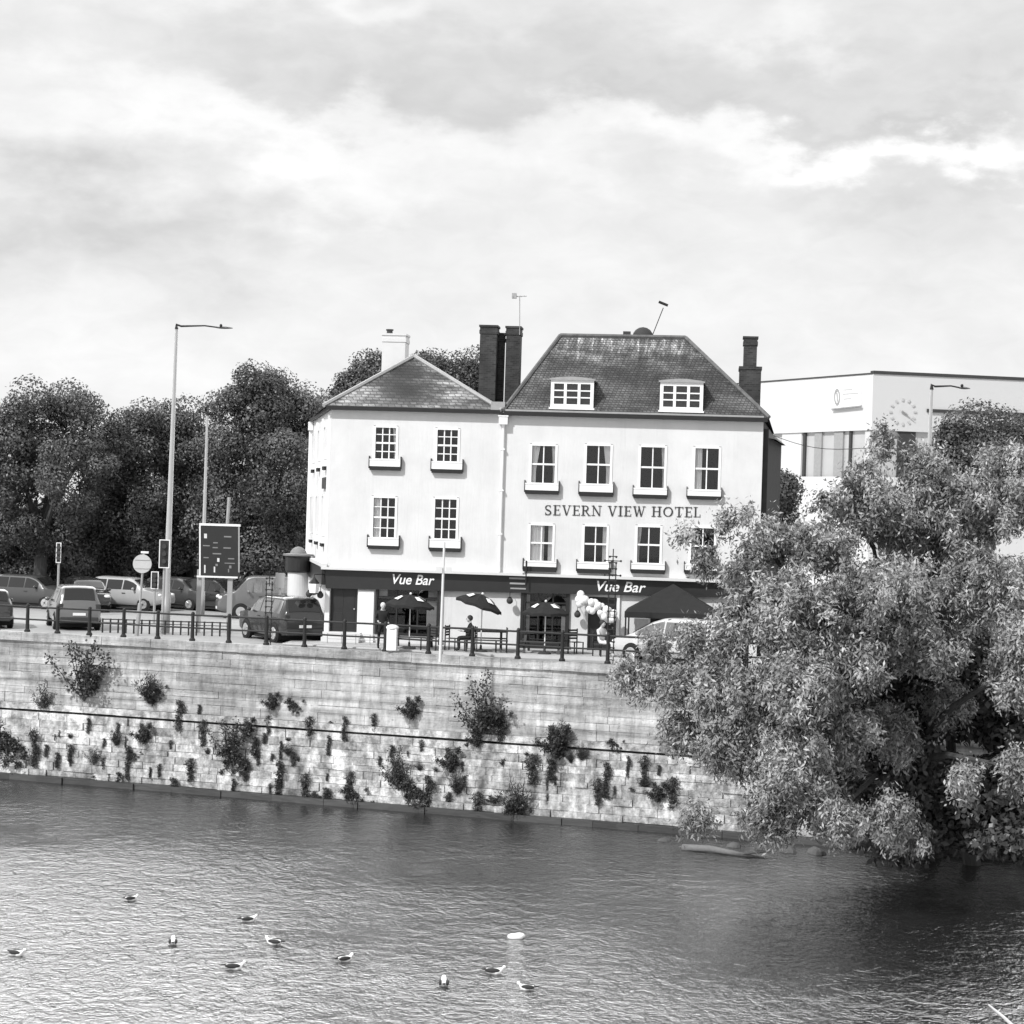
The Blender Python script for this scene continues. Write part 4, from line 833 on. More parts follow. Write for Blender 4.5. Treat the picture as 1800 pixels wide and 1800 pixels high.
# ------------------------------------------------------------------ vehicles
def interp(pts, x): return float(np.interp(x, [p[0] for p in pts], [p[1] for p in pts]))
def make_car(name, label, cat, L, W, top, belt, glass_x, wx, wr, paint, rear_x, front_x, group=None, zb=.26, light_windows=False, alloy=True):
    t = thing(name, label, cat, (0, 0, 0), 0, group)
    K = 56; xs = np.linspace(0, L, K); tz = np.array([interp(top, x) for x in xs]); tz = np.convolve(np.pad(tz, 1, 'edge'), [.2, .6, .2], 'valid')
    def ring(x, z):
        e = min(x, L-x); w_ = W/2*(1-.16*max(0, 1-e/.45)**2); zbe = min(belt, z-.03); h = max(0, min(1, (z-belt)/.6)); wr_ = w_*.97-.19*h-.02
        zb_ = zb+.12*max(0, 1-e/.5)
        return [(0, zb_), (w_*.86, zb_), (w_*.98, zb_+.12), (w_, min(.62, z-.06)), (w_*.975, zbe), (wr_, z-.055 if z > belt+.1 else z-.02), (wr_*.84, z), (wr_*.4, z+.018), (0, z+.022)]
    rings = [ring(x, z) for x, z in zip(xs, tz)]; n = len(rings[0]); m = MB(); vs = []
    for x, rg in zip(xs, rings):
        for (y, z) in rg: vs.append((x, y, z))
        for (y, z) in rg[-2:0:-1]: vs.append((x, -y, z))
    nn = 2*n-2; fs_ = [(i*nn+j, i*nn+(j+1) % nn, (i+1)*nn+(j+1) % nn, (i+1)*nn+j) for i in range(K-1) for j in range(nn)]
    fs_ += [tuple(range(nn-1, -1, -1)), tuple(range((K-1)*nn, K*nn))]; m.add(vs, fs_); body = m.obj('body', paint, t, smooth=True)
    try: body.data.set_sharp_from_angle(angle=R(38))
    except Exception: pass
    gm = M['carglass_l'] if light_windows else M['carglass']
    for s_ in (-1, 1):
        for (xa, xb) in glass_x:
            m = MB(); kk = 12; vv = []
            for i in range(kk+1):
                x = xa+(xb-xa)*i/kk; z = float(np.interp(x, xs, tz)); rg = ring(x, z); (y0, z0), (y1, z1) = rg[4], rg[5]
                if z1-z0 < .05: z1 = z0+.05
                for u in (.06, .90): vv.append((x, s_*(y0+(y1-y0)*u+.012), z0+(z1-z0)*u))
            m.add(vv, [(2*i, 2*i+2, 2*i+3, 2*i+1) for i in range(kk)]); m.obj('side_window', gm, t)
    for nm_, (xa, xb) in (('rear_window', rear_x), ('windscreen', front_x)):
        m = MB(); kk = 10; vv = []
        for i in range(kk+1):
            x = xa+(xb-xa)*i/kk; z = float(np.interp(x, xs, tz)); z2 = float(np.interp(x+.02, xs, tz)); z0 = float(np.interp(x-.02, xs, tz)); sl = (z2-z0)/.04; nl = math.hypot(1, sl); rg = ring(x, z); wy = rg[6][0]*1.02
            for q, dz in ((-wy, 0), (-wy*.5, .016), (0, .022), (wy*.5, .016), (wy, 0)): vv.append((x-sl/nl*.02, q, z+dz+.02/nl))
        m.add(vv, [(5*i+j, 5*i+5+j, 5*i+6+j, 5*i+1+j) for i in range(kk) for j in range(4)]); m.obj(nm_, M['carglass'], t, smooth=True)
    for x in wx:
        for s_ in (-1, 1):
            m = MB(); m.lathe((x, s_*(W/2-.02), wr), [(wr*1.16, -.012), (wr*1.16, .026)], 24, axis='y'); m.obj('wheel_arch', M['tyre'], t)
            m = MB(); m.lathe((x, s_*(W/2-.08), wr), [(wr*.66, -.1), (wr*.92, -.1), (wr, -.07), (wr, .09), (wr*.93, .12), (wr*.66, .12)], 24, axis='y'); wh = m.obj('wheel', M['tyre'], t, smooth=False)
            m = MB(); c0 = s_*(W/2+.03 if True else 0); m.lathe((x, c0, wr), [(wr*.66, -.015), (wr*.66, .014), (wr*.58, .018)], 20, axis='y')
            for k in range(5):
                a_ = 2*math.pi*k/5; m.bar((x, c0+s_*.02, wr), (x+math.cos(a_)*wr*.6, c0+s_*.02, wr+math.sin(a_)*wr*.6), .07, .03, up=(0, 1, 0))
            m.obj('rim', M['alloy'] if alloy else M['charcoal'], wh)
        
    for s_ in (-1, 1):
        zf = interp(top, L-.25); m = MB(); m.ball((L-.13, s_*(W/2-.24), zf-.14), .13, 10, sc=(.9, 1.3, .7)); m.obj('headlight', M['white'], t, smooth=True)
        m = MB(); m.box(-.015, .14, s_*(W/2-.17)-.1, s_*(W/2-.17)+.1, belt-.22, belt+.02); m.obj('tail_light', M['charcoal'], t, bevel=.03)
        xm = front_x[0]-.0; xm = glass_x[-1][1]-.1; m = MB(); m.ball((xm, s_*(W/2+.09), belt+.08), .11, 8, sc=(.6, 1, .7)); m.obj('mirror', paint, t, smooth=True)
    m = MB(); m.box(-.022, .02, -.26, .26, .62, .73); m.obj('number_plate', M['letterw'], t); m = MB(); m.box(L-.02, L+.02, -.26, .26, .42, .53); m.obj('number_plate', M['letterw'], t)
    m = MB(); m.box(-.035, .12, -W*.42, W*.42, zb+.06, zb+.3); m.obj('bumper', M['charcoal'], t, bevel=.03)
    m = MB(); m.box(L*.12, L*.88, -W*.40, W*.40, .12, zb+.03); m.obj('underbody', M['tyre'], t)
    m = MB()
    for s_ in (-1, 1):
        for x in glass_x: pass
        m.box(glass_x[-1][0]-.02, glass_x[-1][0]+.16, s_*(W/2+.005)-.012, s_*(W/2+.005)+.012, belt-.16, belt-.125)
    m.obj('door_handle', M['charcoal'], t)
    return t
M['carglass'] = mat('car_glass_dark', .02, .05, .8); M['carglass_l'] = mat('car_glass_side', .30, .05, 1.0, metal=.7)
P_dark = mat('dark_car_paint', .03, .25, .6, coat=.8); P_silver = mat('silver_car_paint', .17, .3, .6, metal=.35, coat=.6); P_white = mat('white_car_paint', .38, .3, .5, coat=.6); P_pale = mat('pale_car_paint', .62, .3, .5, coat=.6); P_black = mat('black_car_paint', .02, .25, .6, coat=.8); P_grey = mat('grey_car_paint', .08, .3, .5, metal=.3, coat=.6)
suv_top = [(0, .95), (.04, 1.15), (.12, 1.28), (.34, 1.72), (.6, 1.80), (2.4, 1.79), (2.9, 1.70), (3.5, 1.18), (4.3, 1.08), (4.58, .92), (4.65, .6)]
hat_top = [(0, .85), (.04, 1.0), (.12, 1.12), (.5, 1.52), (.8, 1.60), (2.4, 1.58), (2.8, 1.46), (3.4, 1.05), (4.1, .92), (4.3, .78), (4.38, .5)]
van_top = [(0, .9), (.03, 1.6), (.12, 1.95), (.3, 2.02), (3.4, 2.0), (3.7, 1.9), (4.3, 1.25), (4.9, 1.08), (5.05, .7)]
def place(t, px, py, heading, L):
    """centre of the car over the ground point seen at px, py; heading: direction the nose points"""
    g = ground(px, py); h = Vector(heading+(0,)).normalized(); g2 = g-h*L/2; t.location = (g2.x, g2.y, 0); t.rotation_euler = (0, 0, math.atan2(h.y, h.x)); return t
HDG = (-.50, .86)
suv = make_car('parked_suv', 'dark boxy off road car seen from behind at the kerb left of the hotel corner', 'car', 4.65, 1.9, suv_top, 1.12, [(.45, 1.35), (1.42, 2.3), (2.37, 3.25)], (.85, 3.6), .37, P_dark, (.10, .36), (2.9, 3.45), light_windows=True)
place(suv, 493, 1125, HDG, 4.65)
sil = make_car('silver_car', 'silver family car seen from behind on the quay road below the dark trees', 'car', 4.5, 1.85, [(x*.97, z*1.0) for x, z in suv_top], 1.08, [(.5, 1.3), (1.37, 2.25), (2.32, 3.1)], (.82, 3.5), .34, P_silver, (.10, .34), (2.85, 3.35))
place(sil, 128, 1103, (-.30, .95), 4.5)
est = make_car('silver_people_carrier', 'silver people carrier half hidden behind the pale riverside tree', 'car', 4.5, 1.8, [(0, .9), (.05, 1.2), (.15, 1.4), (.32, 1.62), (.6, 1.66), (2.3, 1.66), (2.8, 1.5), (3.7, 1.0), (4.3, .85), (4.5, .5)], 1.0, [(.35, 1.15), (1.22, 2.1), (2.17, 3.3)], (.8, 3.5), .33, P_pale, (.1, .3), (2.75, 3.6), light_windows=True)
place(est, 1182, 1166, (-.80, .60), 4.5)
hb = make_car('parked_car', 'white hatchback parked beyond the round road sign', 'car', 4.35, 1.78, hat_top, .98, [(.6, 1.3), (1.37, 2.2), (2.27, 3.0)], (.8, 3.45), .31, P_white, (.14, .5), (2.75, 3.3), 'cars parked behind the low barrier')
place(hb, 226, 1071, (.9, -.3), 4.35)
def copy_car(src, label, px, py, hd, L, paint, name=None, group=None):
    c = dup(src, None, None, label)
    if name: c.name = name
    for ch in c.children:
        if ch.name.split('.')[0] in ('body', 'mirror'):
            ch.data = ch.data.copy(); ch.data.materials[0] = paint
    place(c, px, py, hd, L); return c
copy_car(hb, 'black hatchback parked between the silver car and the white hatchback', 150, 1073, (.35, -.9), 4.35, P_black)
copy_car(hb, 'dark car cut off by the left edge of the picture', -22, 1100, (-.3, .95), 4.35, P_dark)
copy_car(hb, 'grey hatchback parked behind the tall lamp post', 318, 1070, (.8, -.5), 4.35, P_grey)
copy_car(hb, 'dark hatchback parked behind the black direction sign', 385, 1074, (.75, -.6), 4.35, P_black)
copy_car(hb, 'dark grey hatchback parked under the trees at far left', 55, 1068, (.9, -.3), 4.35, P_grey)
copy_car(hb, 'small pale car parked far off under the trees left of the traffic light', 20, 1048, (1, .1), 4.35, P_white)
copy_car(hb, 'small pale car far off above the roof of the silver car', 118, 1044, (1, .1), 4.35, P_white)
copy_car(hb, 'small white car far off between silver car and white hatchback', 172, 1046, (1, .05), 4.35, P_white)
copy_car(hb, 'small pale car far off right of the tall lamp post', 322, 1048, (1, .1), 4.35, P_silver)
van = make_car('white_van', 'pale van with slanting windscreen parked beyond the dark off road car', 'van', 5.05, 1.95, van_top, 1.2, [(.35, 1.5), (1.6, 2.8), (3.0, 3.75)], (.9, 4.0), .34, P_silver, (.05, .09), (3.75, 4.25), light_windows=True)
place(van, 474, 1087, (-.93, -.2), 5.05)

# ------------------------------------------------------------------ street furniture
def lamp_post(label, base, top, arm_to, r0, r1, group='grey street lamps'):
    base = Vector(base); t = thing('street_lamp', label, 'street lamp', base, 0, group); tp = Vector(top)-base; ar = Vector(arm_to)-base
    m = MB(); m.tube([(0, 0, 0), tp*.12, tp*.121, tp], [r0*1.35, r0*1.35, r0, r1], 12); m.obj('column', M['grey_metal'], t, smooth=True)
    d_ = (ar-tp); m = MB(); m.tube([tp-Vector((0, 0, .1)), tp+Vector((0, 0, .08)), tp+d_*.08+Vector((0, 0, .02)), tp+d_*.5+Vector((0, 0, .07)), tp+d_*.8], [r1*1.3, r1*1.0, r1*.7, r1*.5, r1*.5], 8); m.obj('arm', M['dark_metal'], t)
    h0 = tp+d_*.72; h1 = ar; m = MB(); dd = (h1-h0).normalized(); k = Vector((0, 1, 0))
    n = 7; vs = []
    for i in range(n):
        u = i/(n-1); q = h0+(h1-h0)*u; wd = .16*math.sin(math.pi*(.12+.8*u))+.02; th = .05*math.sin(math.pi*(.15+.8*u))+.012
        vs += [q-k*wd, q+Vector((0, 0, th)), q+k*wd, q-Vector((0, 0, th*.6))]
    m.add(vs, [(i*4+j, i*4+(j+1) % 4, i*4+4+(j+1) % 4, i*4+4+j) for i in range(n-1) for j in range(4)]+[(3, 2, 1, 0), tuple(range(4*n-4, 4*n))]); m.obj('lamp_head', M['dark_metal'], t)
    q = h0+(h1-h0)*.25; m = MB(); m.lathe(tuple(q+Vector((0, 0, .04))), [(.05, 0), (.06, .07), (.03, .12)], 8); m.obj('photocell', M['dark_metal'], t)
    return t
g = ground(290, 1113); Y = g.y; lamp_post('tallest grey street lamp, curved arm reaching right above the round road sign', g, at(310.5, 574, Y), at(409, 577, Y), .14, .06)
m = None
Y = 104; tp = at(364.5, 727, Y); g = at(355, 1050, Y); lamp_post('shorter grey street lamp with its arm to the left behind the black direction sign', (g.x, g.y, 0), tp, at(347, 725, Y), .11, .05)
Y = 84; tp = at(1638, 680, Y); lamp_post('grey street lamp rising out of the pale riverside tree before the clock wall', (tp.x-.12, Y, 0), tp, at(1705, 683, Y), .13, .06)
# slim sign pole in front of the terrace
Y = 77.2; b0 = at(774, 1150, Y); t0 = at(781, 953, Y); t = thing('sign_pole', 'slim white pole with two small plates before the left shop window edge', 'pole', (b0.x, Y, 0))
m = MB(); m.tube([(0, 0, 0), (t0.x-b0.x, 0, t0.z)], [.055, .04], 10); m.obj('pole', M['offwhite'], t)
for dx_ in (-.14, .2): q = at(779, 1001, Y); m = MB(); m.box(q.x-b0.x+dx_-.11, q.x-b0.x+dx_+.11, -.09, -.06, q.z-.09, q.z+.09); m.obj('plate', M['offwhite'], t)
# round sign
Y = 87; q = at(250.5, 991, Y); t = thing('road_sign', 'round grey backed road sign on a pole above the railing', 'road sign', (q.x-.15, Y, 0)); m = MB(); m.tube([(0, 0, 0), (.1, 0, q.z*.45)], .085, 10); m.tube([(.1, 0, q.z*.45), (.2, 0, q.z+.5)], .045, 8); m.obj('pole', M['grey_metal'], t)
m = MB(); m.lathe((.15, -.06, q.z), [(.375, -.01), (.375, .012)], 28, axis='y'); m.box(-.15, .45, -.095, -.075, q.z+.15, q.z+.19); m.box(-.15, .45, -.095, -.075, q.z-.19, q.z-.15); m.obj('sign_disc', mat('sign_back', .5, .5, .4, var=.1), t)
m = MB(); m.box(.08, .38, -.06, .02, q.z+.42, q.z+.5); m.obj('top_light', M['white'], t)
# direction sign
Y = 90; 
def W_(px, py): return at(px, py, Y)
c0 = W_(386, 1077); t = thing('direction_sign', 'large black direction sign board with white edging on two grey posts', 'road sign', (c0.x, Y, 0)); ox = c0.x
def rc(x0, y0, x1, y1, d0, d1, name, mt_, par, slope=.03):
    pts = [W_(x0, y0), W_(x1, y0+(x1-x0)*slope), W_(x1-(y1-y0)*.0, y1+(x1-x0)*slope), W_(x0, y1)]
    m = MB(); m.prism([(q.x-ox, q.z) for q in pts], d0, d1); return m.obj(name, mt_, par)
brd = rc(352, 922, 421, 1013, -.03, .03, 'board', M['black'], t)
for (x0, y0, x1, y1) in ((350.5, 919.5, 423, 923.5), (346, 1011.5, 418, 1014.5), (350.5, 923.6, 353, 1011.4), (419, 926, 421.5, 1006)): rc(x0, y0, x1, y1, -.06, -.032, 'edging', M['grey_metal'] if x0 > 400 else M['white'], brd)
for (x0, x1, y0, y1) in ((346, 354, 1014, 1080), (400, 408.5, 1014, 1086)):
    a_ = W_(x0, y0); b1 = W_(x1, y0); m = MB(); m.box(a_.x-ox, b1.x-ox, .04, .2, 0, a_.z+.3); m.obj('post', M['grey_metal'], t)
a_ = W_(401, 874); m = MB(); m.tube([(a_.x-ox-.04, .12, c0.z+3), (a_.x-ox+.03, .12, a_.z)], .07, 8); m.obj('post', M['grey_metal'], t)
sgm = mat('worn_sign_print', .22, .6, .2)
for (x, y, w_, h_) in ((359, 938, 5, 8), (394, 942, 13, 2.5), (375, 953, 8, 2), (357, 958, 12, 2), (374, 961.5, 9, 2), (393, 962, 13, 2.2), (374, 972, 15, 2.2), (358, 979, 9, 2), (401, 981, 11, 2), (395, 989, 18, 1.6), (382, 981, 4, 6.5), (359, 993, 2.5, 14), (376, 996, 2.5, 10), (379, 991, 4, 4), (403, 994, 4, 5), (401, 1000, 2, 6)):
    rc(x, y, x+w_, y+h_, -.045, -.034, 'sign_marking', M['offwhite'] if h_ > 6 else sgm, brd)
# traffic signals
def signal(label, px, ptop, pbot, Y, w_=.36, gy=None):
    q = at(px, (ptop+pbot)/2, Y); h = (pbot-ptop)*Y/F; t = thing('traffic_light', label, 'traffic light', (q.x, Y, 0), .0, 'traffic lights on the quay road')
    m = MB(); m.tube([(0, .1, 0), (0, .1, q.z-h*.2)], .055, 8); m.obj('pole', M['grey_metal'], t); m = MB(); m.box(-w_/2, w_/2, -.02, .02, q.z-h/2, q.z+h/2); b = m.obj('backboard', M['black'], t)
    m = MB(); e = .035; m.box(-w_/2-e, -w_/2, -.03, .03, q.z-h/2, q.z+h/2); m.box(w_/2, w_/2+e, -.03, .03, q.z-h/2, q.z+h/2); m.box(-w_/2-e, w_/2+e, -.03, .03, q.z+h/2, q.z+h/2+e); m.box(-w_/2-e, w_/2+e, -.03, .03, q.z-h/2-e, q.z-h/2); m.obj('border', M['white'], b)
    for k in (-1, 0, 1): m = MB(); m.lathe((0, -.05, q.z+k*h*.28), [(.09, -.06), (.1, .03)], 12, axis='y'); m.obj('lens_hood', M['charcoal'], t)
signal('white edged black traffic light beside the tall street lamp', 289, 950, 997, 88.5)
signal('small dark traffic light above the dark car at far left', 103, 955, 988, 100, .16)
signal('small traffic light low beside the foot of the tall street lamp', 272, 1006, 1034, 96, .26)
# low barrier behind the road
p0 = ground(180, 1112); p1 = ground(400, 1119); t = thing('low_barrier', 'low dark pedestrian guard rail on the far side of the road', 'railing', p0, math.atan2(p1.y-p0.y, p1.x-p0.x)); Lb = (p1-p0).length
m = MB(); m.tube([(0, 0, .55), (Lb, 0, .55)], .025, 6); m.obj('rail', M['dark_metal'], t); m = MB(); m.tube([(0, 0, .42), (Lb, 0, .42)], .018, 6); m.obj('rail', M['dark_metal'], t)
k = 17
for i in range(k): m = MB(); x = Lb*i/(k-1); m.box(x-.03, x+.03, -.03, .03, 0, .58); m.obj('post', M['dark_metal'], t)
p0 = ground(575, 1136); p1 = ground(700, 1141); t = thing('terrace_barrier', 'thin pale low guard rail on the pavement right of the dark off road car', 'railing', p0, math.atan2(p1.y-p0.y, p1.x-p0.x)); Lb = (p1-p0).length
for z in (.5, .3): m = MB(); m.tube([(0, 0, z), (Lb, 0, z)], .014, 6); m.obj('rail', M['grey_metal'], t)
for i in range(6): m = MB(); x = Lb*i/5; m.tube([(x, 0, 0), (x, 0, .52)], .016, 6); m.obj('post', M['grey_metal'], t)
# advertising column
Y = 94; q = at(522, 1060, Y); t = thing('advertising_column', 'round white poster column with black drum and domed cap left of the hotel', 'advertising column', (q.x, Y, 0)); z1 = at(522, 1006, Y).z; z2 = at(522, 978, Y).z; z3 = at(522, 965, Y).z
m = MB(); m.lathe((0, 0, 0), [(.5, 0), (.5, .35), (.44, .4), (.44, z1)], 24); m.obj('drum', M['offwhite'], t); m = MB(); m.lathe((0, 0, z1), [(.5, 0), (.56, .08), (.56, z2-z1), (.46, z2-z1+.02)], 24); m.obj('frieze', M['black'], t)
m = MB(); m.lathe((0, 0, z2), [(.5, .0), (.66, .03), (.66, .1), (.36, .14), (.34, .2), (.28, .3), (.14, .4), (.0, .43)], 24); m.obj('dome', mat('dull_zinc', .2, .6, .3, var=.2), t)
m = MB(); m.box(-.95, -.55, -.1, .1, z1-.7, z1-.05); m.box(-.8, -.7, -.05, .05, 0, z1-.7); m.obj('notice_board', M['grey_metal'], t)
# lattice masts on the quay edge
def mast(px, ptop, pbot, label, arms):
    p_ = on_plane(px, pbot, WO-WN*.75, WN); t = thing('lattice_mast', label, 'mast', (p_.x, p_.y, 0), WANG, 'slim lattice masts behind the railing'); h = on_plane(px+2, ptop, WO-WN*.75, WN).z
    for sx in (-.12, .12): m = MB(); m.tube([(sx, 0, 0), (sx, 0, h*.92)], .022, 6); m.obj('upright', M['dark_metal'], t)
    m = MB(); n = int(h/.22)
    for i in range(n): z = .15+i*.22; m.box(-.16, .16, -.02, .02, z, z+.035); m.ball((-.12, 0, z), .045, 6); m.ball((.12, 0, z), .045, 6)
    m.obj('rungs', M['dark_metal'], t); m = MB(); m.tube([(0, 0, h*.85), (0, 0, h+.15)], .02, 6); m.obj('spike', M['dark_metal'], t)
    for a_ in arms: m = MB(); m.tube([(-.3, 0, h*a_), (.3, 0, h*a_)], .02, 6); [m.ball((s_*.3, 0, h*a_), .045, 6) for s_ in (-1, 0, 1)]; m.obj('arm', M['dark_metal'], t)
mast(470, 1012, 1141, 'dark slim lattice mast in front of the dark off road car', ()); mast(1072, 972, 1168, 'taller dark lattice mast with crossed arms before the balloon garland', (.93, .80))
p_ = HW(925, 1006, .4); t = thing('flag_bracket', 'small dark upright bracket above the fascia left of the lower windows', 'bracket', p_, HANG); m = MB(); m.tube([(0, 0, -.5), (0, 0, .45)], .035, 6); m.tube([(-.12, 0, .05), (-.12, 0, .45)], .02, 6); m.box(-.14, .04, -.02, .38, -.1, -.04); m.obj('rod', M['dark_metal'], t)

# ------------------------------------------------------------------ college building
Y0 = 150.0; K0 = at(1535, 657, Y0); dl = Vector((-6.3, 13.2, 0)); dr = Vector((30, 6.4, 0)); H = K0.z
bld = thing('office_building', 'pale modern flat roofed building with a clock wall behind the hotel on the right', 'building', (K0.x, Y0, 0))
ll = dl.normalized(); lr = dr.normalized()
zb_ = at(1535, 756, Y0).z; zs_ = zb_-3.2
M['panel'] = mat('white_cladding', .66, .6, .3, var=.03, scale=.5); M['panel2'] = mat('shade_toned_cladding', .60, .6, .3, var=.04, scale=.5)  # right face gets the darker cladding, its shade put into the colour
def vwall(mb, o0, d_, L, z0, z1, th=.3, off=0.0, s0=0.0):
    n_ = Vector((d_.y, -d_.x, 0)); 
    if n_.y > 0: n_ = -n_
    a_ = o0+d_*s0+n_*off; b_ = o0+d_*(s0+L)+n_*off; c_ = b_-n_*th; e_ = a_-n_*th
    mb.add([(v.x, v.y, z) for z in (z0, z1) for v in (a_, b_, c_, e_)], [(0, 1, 2, 3), (7, 6, 5, 4), (0, 4, 5, 1), (1, 5, 6, 2), (2, 6, 7, 3), (3, 7, 4, 0)])
O = Vector((0, 0, 0)); mb = MB(); vwall(mb, O, ll, 30, zb_, H, .5, 0, .0); mb.obj('wall', M['panel'], bld); mb = MB(); vwall(mb, O, lr, 40, zb_, H, .5, .01, .02); wr_ = mb.obj('wall', M['panel2'], bld)
mb = MB(); vwall(mb, O, ll, 30, 0, zs_, .5); vwall(mb, O, lr, 40, 0, zs_, .5, .01, .02); mb.obj('wall', M['panel'], bld)
mb = MB(); vwall(mb, O, lr, 40, H, H+.22, .6, .08); vwall(mb, O, ll, 30, H-.02, H+.08, .6, .05, .01); mb.obj('roof_edge', M['charcoal'], bld)
mb = MB(); q = [O, ll*30, ll*30+lr*40, lr*40]; mb.add([(v.x, v.y, H-.1) for v in q], [(0, 1, 2, 3)]); mb.add([(v.x, v.y+.0, zs_) for v in q], [(0, 1, 2, 3)]); mb.obj('roof', M['charcoal'], bld)
gl = mat('office_glazing', .48, .15, .6, var=.15, scale=.6)
mb = MB(); vwall(mb, O, ll, 30, zs_, zb_, .1, -.25, .1); vwall(mb, O, lr, 40, zs_, zb_, .1, -.25, .1); gb = mb.obj('window_band', gl, bld)
for i, (s_, wd, mt_) in enumerate(((.3, .6, 'panel2'), (2.6, .25, 'charcoal'), (3.6, 1.1, 'lead'), (6.3, .9, 'lead'), (8.4, .3, 'charcoal'), (8.9, 2.6, 'panel'), (14, .4, 'lead'), (17, .4, 'lead'))):
    mb = MB(); vwall(mb, O, ll, wd, zs_+.01, zb_-.01, .2, -.1, s_); mb.obj('mullion', M[mt_], gb)
for i in range(9): mb = MB(); vwall(mb, O, lr, .35 if i % 2 else 1.3, zs_+.01, zb_-.01, .2, -.1, 2+i*3.1); mb.obj('mullion', M['lead'] if i % 2 else M['charcoal'], gb)
mb = MB(); vwall(mb, O, lr, 12, at(1620, 720, Y0).z-.12, at(1620, 720, Y0).z+.1, .2, .15, 4.0); mb.obj('canopy_strip', M['charcoal'], bld)
# sign board and clock
nL = Vector((ll.y, -ll.x, 0)); nL = -nL if nL.y > 0 else nL; 
def onw(px, py, d_, n_, off): 
    q = on_plane(px, py, Vector((K0.x, Y0, 0))+n_*off, n_)-Vector((K0.x, Y0, 0)); return q
sb = [onw(1463, 678, ll, nL, .02), onw(1515, 674, ll, nL, .02), onw(1515, 713, ll, nL, .02), onw(1463, 719, ll, nL, .02)]
def quadsolid(mb, pts, n_, th): mb.add([tuple(p_) for p_ in pts]+[tuple(p_+n_*th) for p_ in pts], [(0, 1, 2, 3), (7, 6, 5, 4), (0, 4, 5, 1), (1, 5, 6, 2), (2, 6, 7, 3), (3, 7, 4, 0)])
mb = MB(); quadsolid(mb, sb, nL, .12); sg = mb.obj('sign_board', M['letterw'], bld)
mb = MB(); pts = [onw(1463, 718, ll, nL, .15), onw(1515, 712.5, ll, nL, .15), onw(1515, 714.5, ll, nL, .15), onw(1463, 720, ll, nL, .15)]; quadsolid(mb, pts, nL, .1); mb.obj('sign_edge', M['lead'], sg)
lt = mat('faint_sign_print', .55, .6, .2)
mb = MB()
for i in range(20):
    a0_ = 2*math.pi*i/20; a1_ = 2*math.pi*(i+1)/20; P_ = lambda a_, r_: onw(1471.5+5.2*r_*math.cos(a_), 698+15*r_*math.sin(a_), ll, nL, .15)
    quadsolid(mb, [P_(a0_, 1), P_(a1_, 1), P_(a1_, .68), P_(a0_, .68)], nL, .02)
quadsolid(mb, [onw(1470, 690, ll, nL, .15), onw(1472, 690, ll, nL, .15), onw(1473, 706, ll, nL, .15), onw(1472, 706, ll, nL, .15)], nL, .02); mb.obj('crest', M['lead'], sg)
for (x0, x1, y_) in ((1482, 1498, 684), (1481, 1509, 691.5), (1482, 1496, 700)):
    mb = MB(); dy = -(x1-x0)*.07; quadsolid(mb, [onw(x0, y_, ll, nL, .15), onw(x1, y_+dy, ll, nL, .15), onw(x1, y_+dy+2, ll, nL, .15), onw(x0, y_+2, ll, nL, .15)], nL, .02); mb.obj('sign_line', lt, sg)
nR = Vector((lr.y, -lr.x, 0)); nR = -nR if nR.y > 0 else nR
ck = bpy.data.objects.new('clock', None)
cm_ = MB(); cx, cy = 1587, 724
for i in range(12):
    a_ = 2*math.pi*i/12; r0_, r1_ = 19, 24; u = Vector((math.sin(a_), -math.cos(a_))); v_ = Vector((-u.y, u.x))*(1.6)
    P_ = lambda r_, s_: onw(cx+u.x*r_+v_.x*s_, cy+u.y*r_+v_.y*s_, lr, nR, .03)
    quadsolid(cm_, [P_(r0_, -1), P_(r0_, 1), P_(r1_, 1), P_(r1_, -1)], nR, .05)
co_ = cm_.obj('clock', mat('clock_marks', .5, .6, .3), bld)
for (dx_, dy_, w_) in ((9, 6, 1.6), (20, 15, .8)):
    mb = MB(); u = Vector((dx_, dy_)).normalized(); v_ = Vector((-u.y, u.x))*w_; P_ = lambda a_, s_: onw(cx+dx_*a_+v_.x*s_, cy+dy_*a_+v_.y*s_, lr, nR, .1); quadsolid(mb, [P_(-.2, -1), P_(-.2, 1), P_(1, .6), P_(1, -.6)], nR, .04); mb.obj('clock_hand', M['lead'] if w_ > 1 else lt, co_)
# rear wing of the hotel, dark brick, seen past its right end
q0 = hl(at(1338, 760, 90)); q1 = hl(at(1357, 770, 92)); m = MB(); 
zt = at(1352, 772, 92).z
m.add([(HL+.25, 4.5, 0), (q1.x-.1, 7, 0), (q1.x+.6, 14, 0), (HL-.5, 14, 0), (HL+.25, 4.5, zt), (q1.x-.1, 7, zt), (q1.x+.6, 14, zt), (HL-.5, 14, zt)], [(0, 1, 5, 4), (1, 2, 6, 5), (2, 3, 7, 6), (3, 0, 4, 7)]); m.obj('rear_wing', brick_dark, hotel)
m = MB(); pk = hl(at(1336, 735, 91)); m.add([(HL+.1, 4.3, zt-.05), (q1.x+.12, 6.8, zt-.05), (q1.x+.8, 14, zt-.05), (HL-.5, 14, zt-.05), (pk.x, 6.5, pk.z+.1), (pk.x, 12, pk.z+.1)], [(0, 1, 4), (1, 2, 5, 4), (2, 3, 5), (3, 0, 4, 5)]); m.obj('rear_roof', M['charcoal'], hotel)

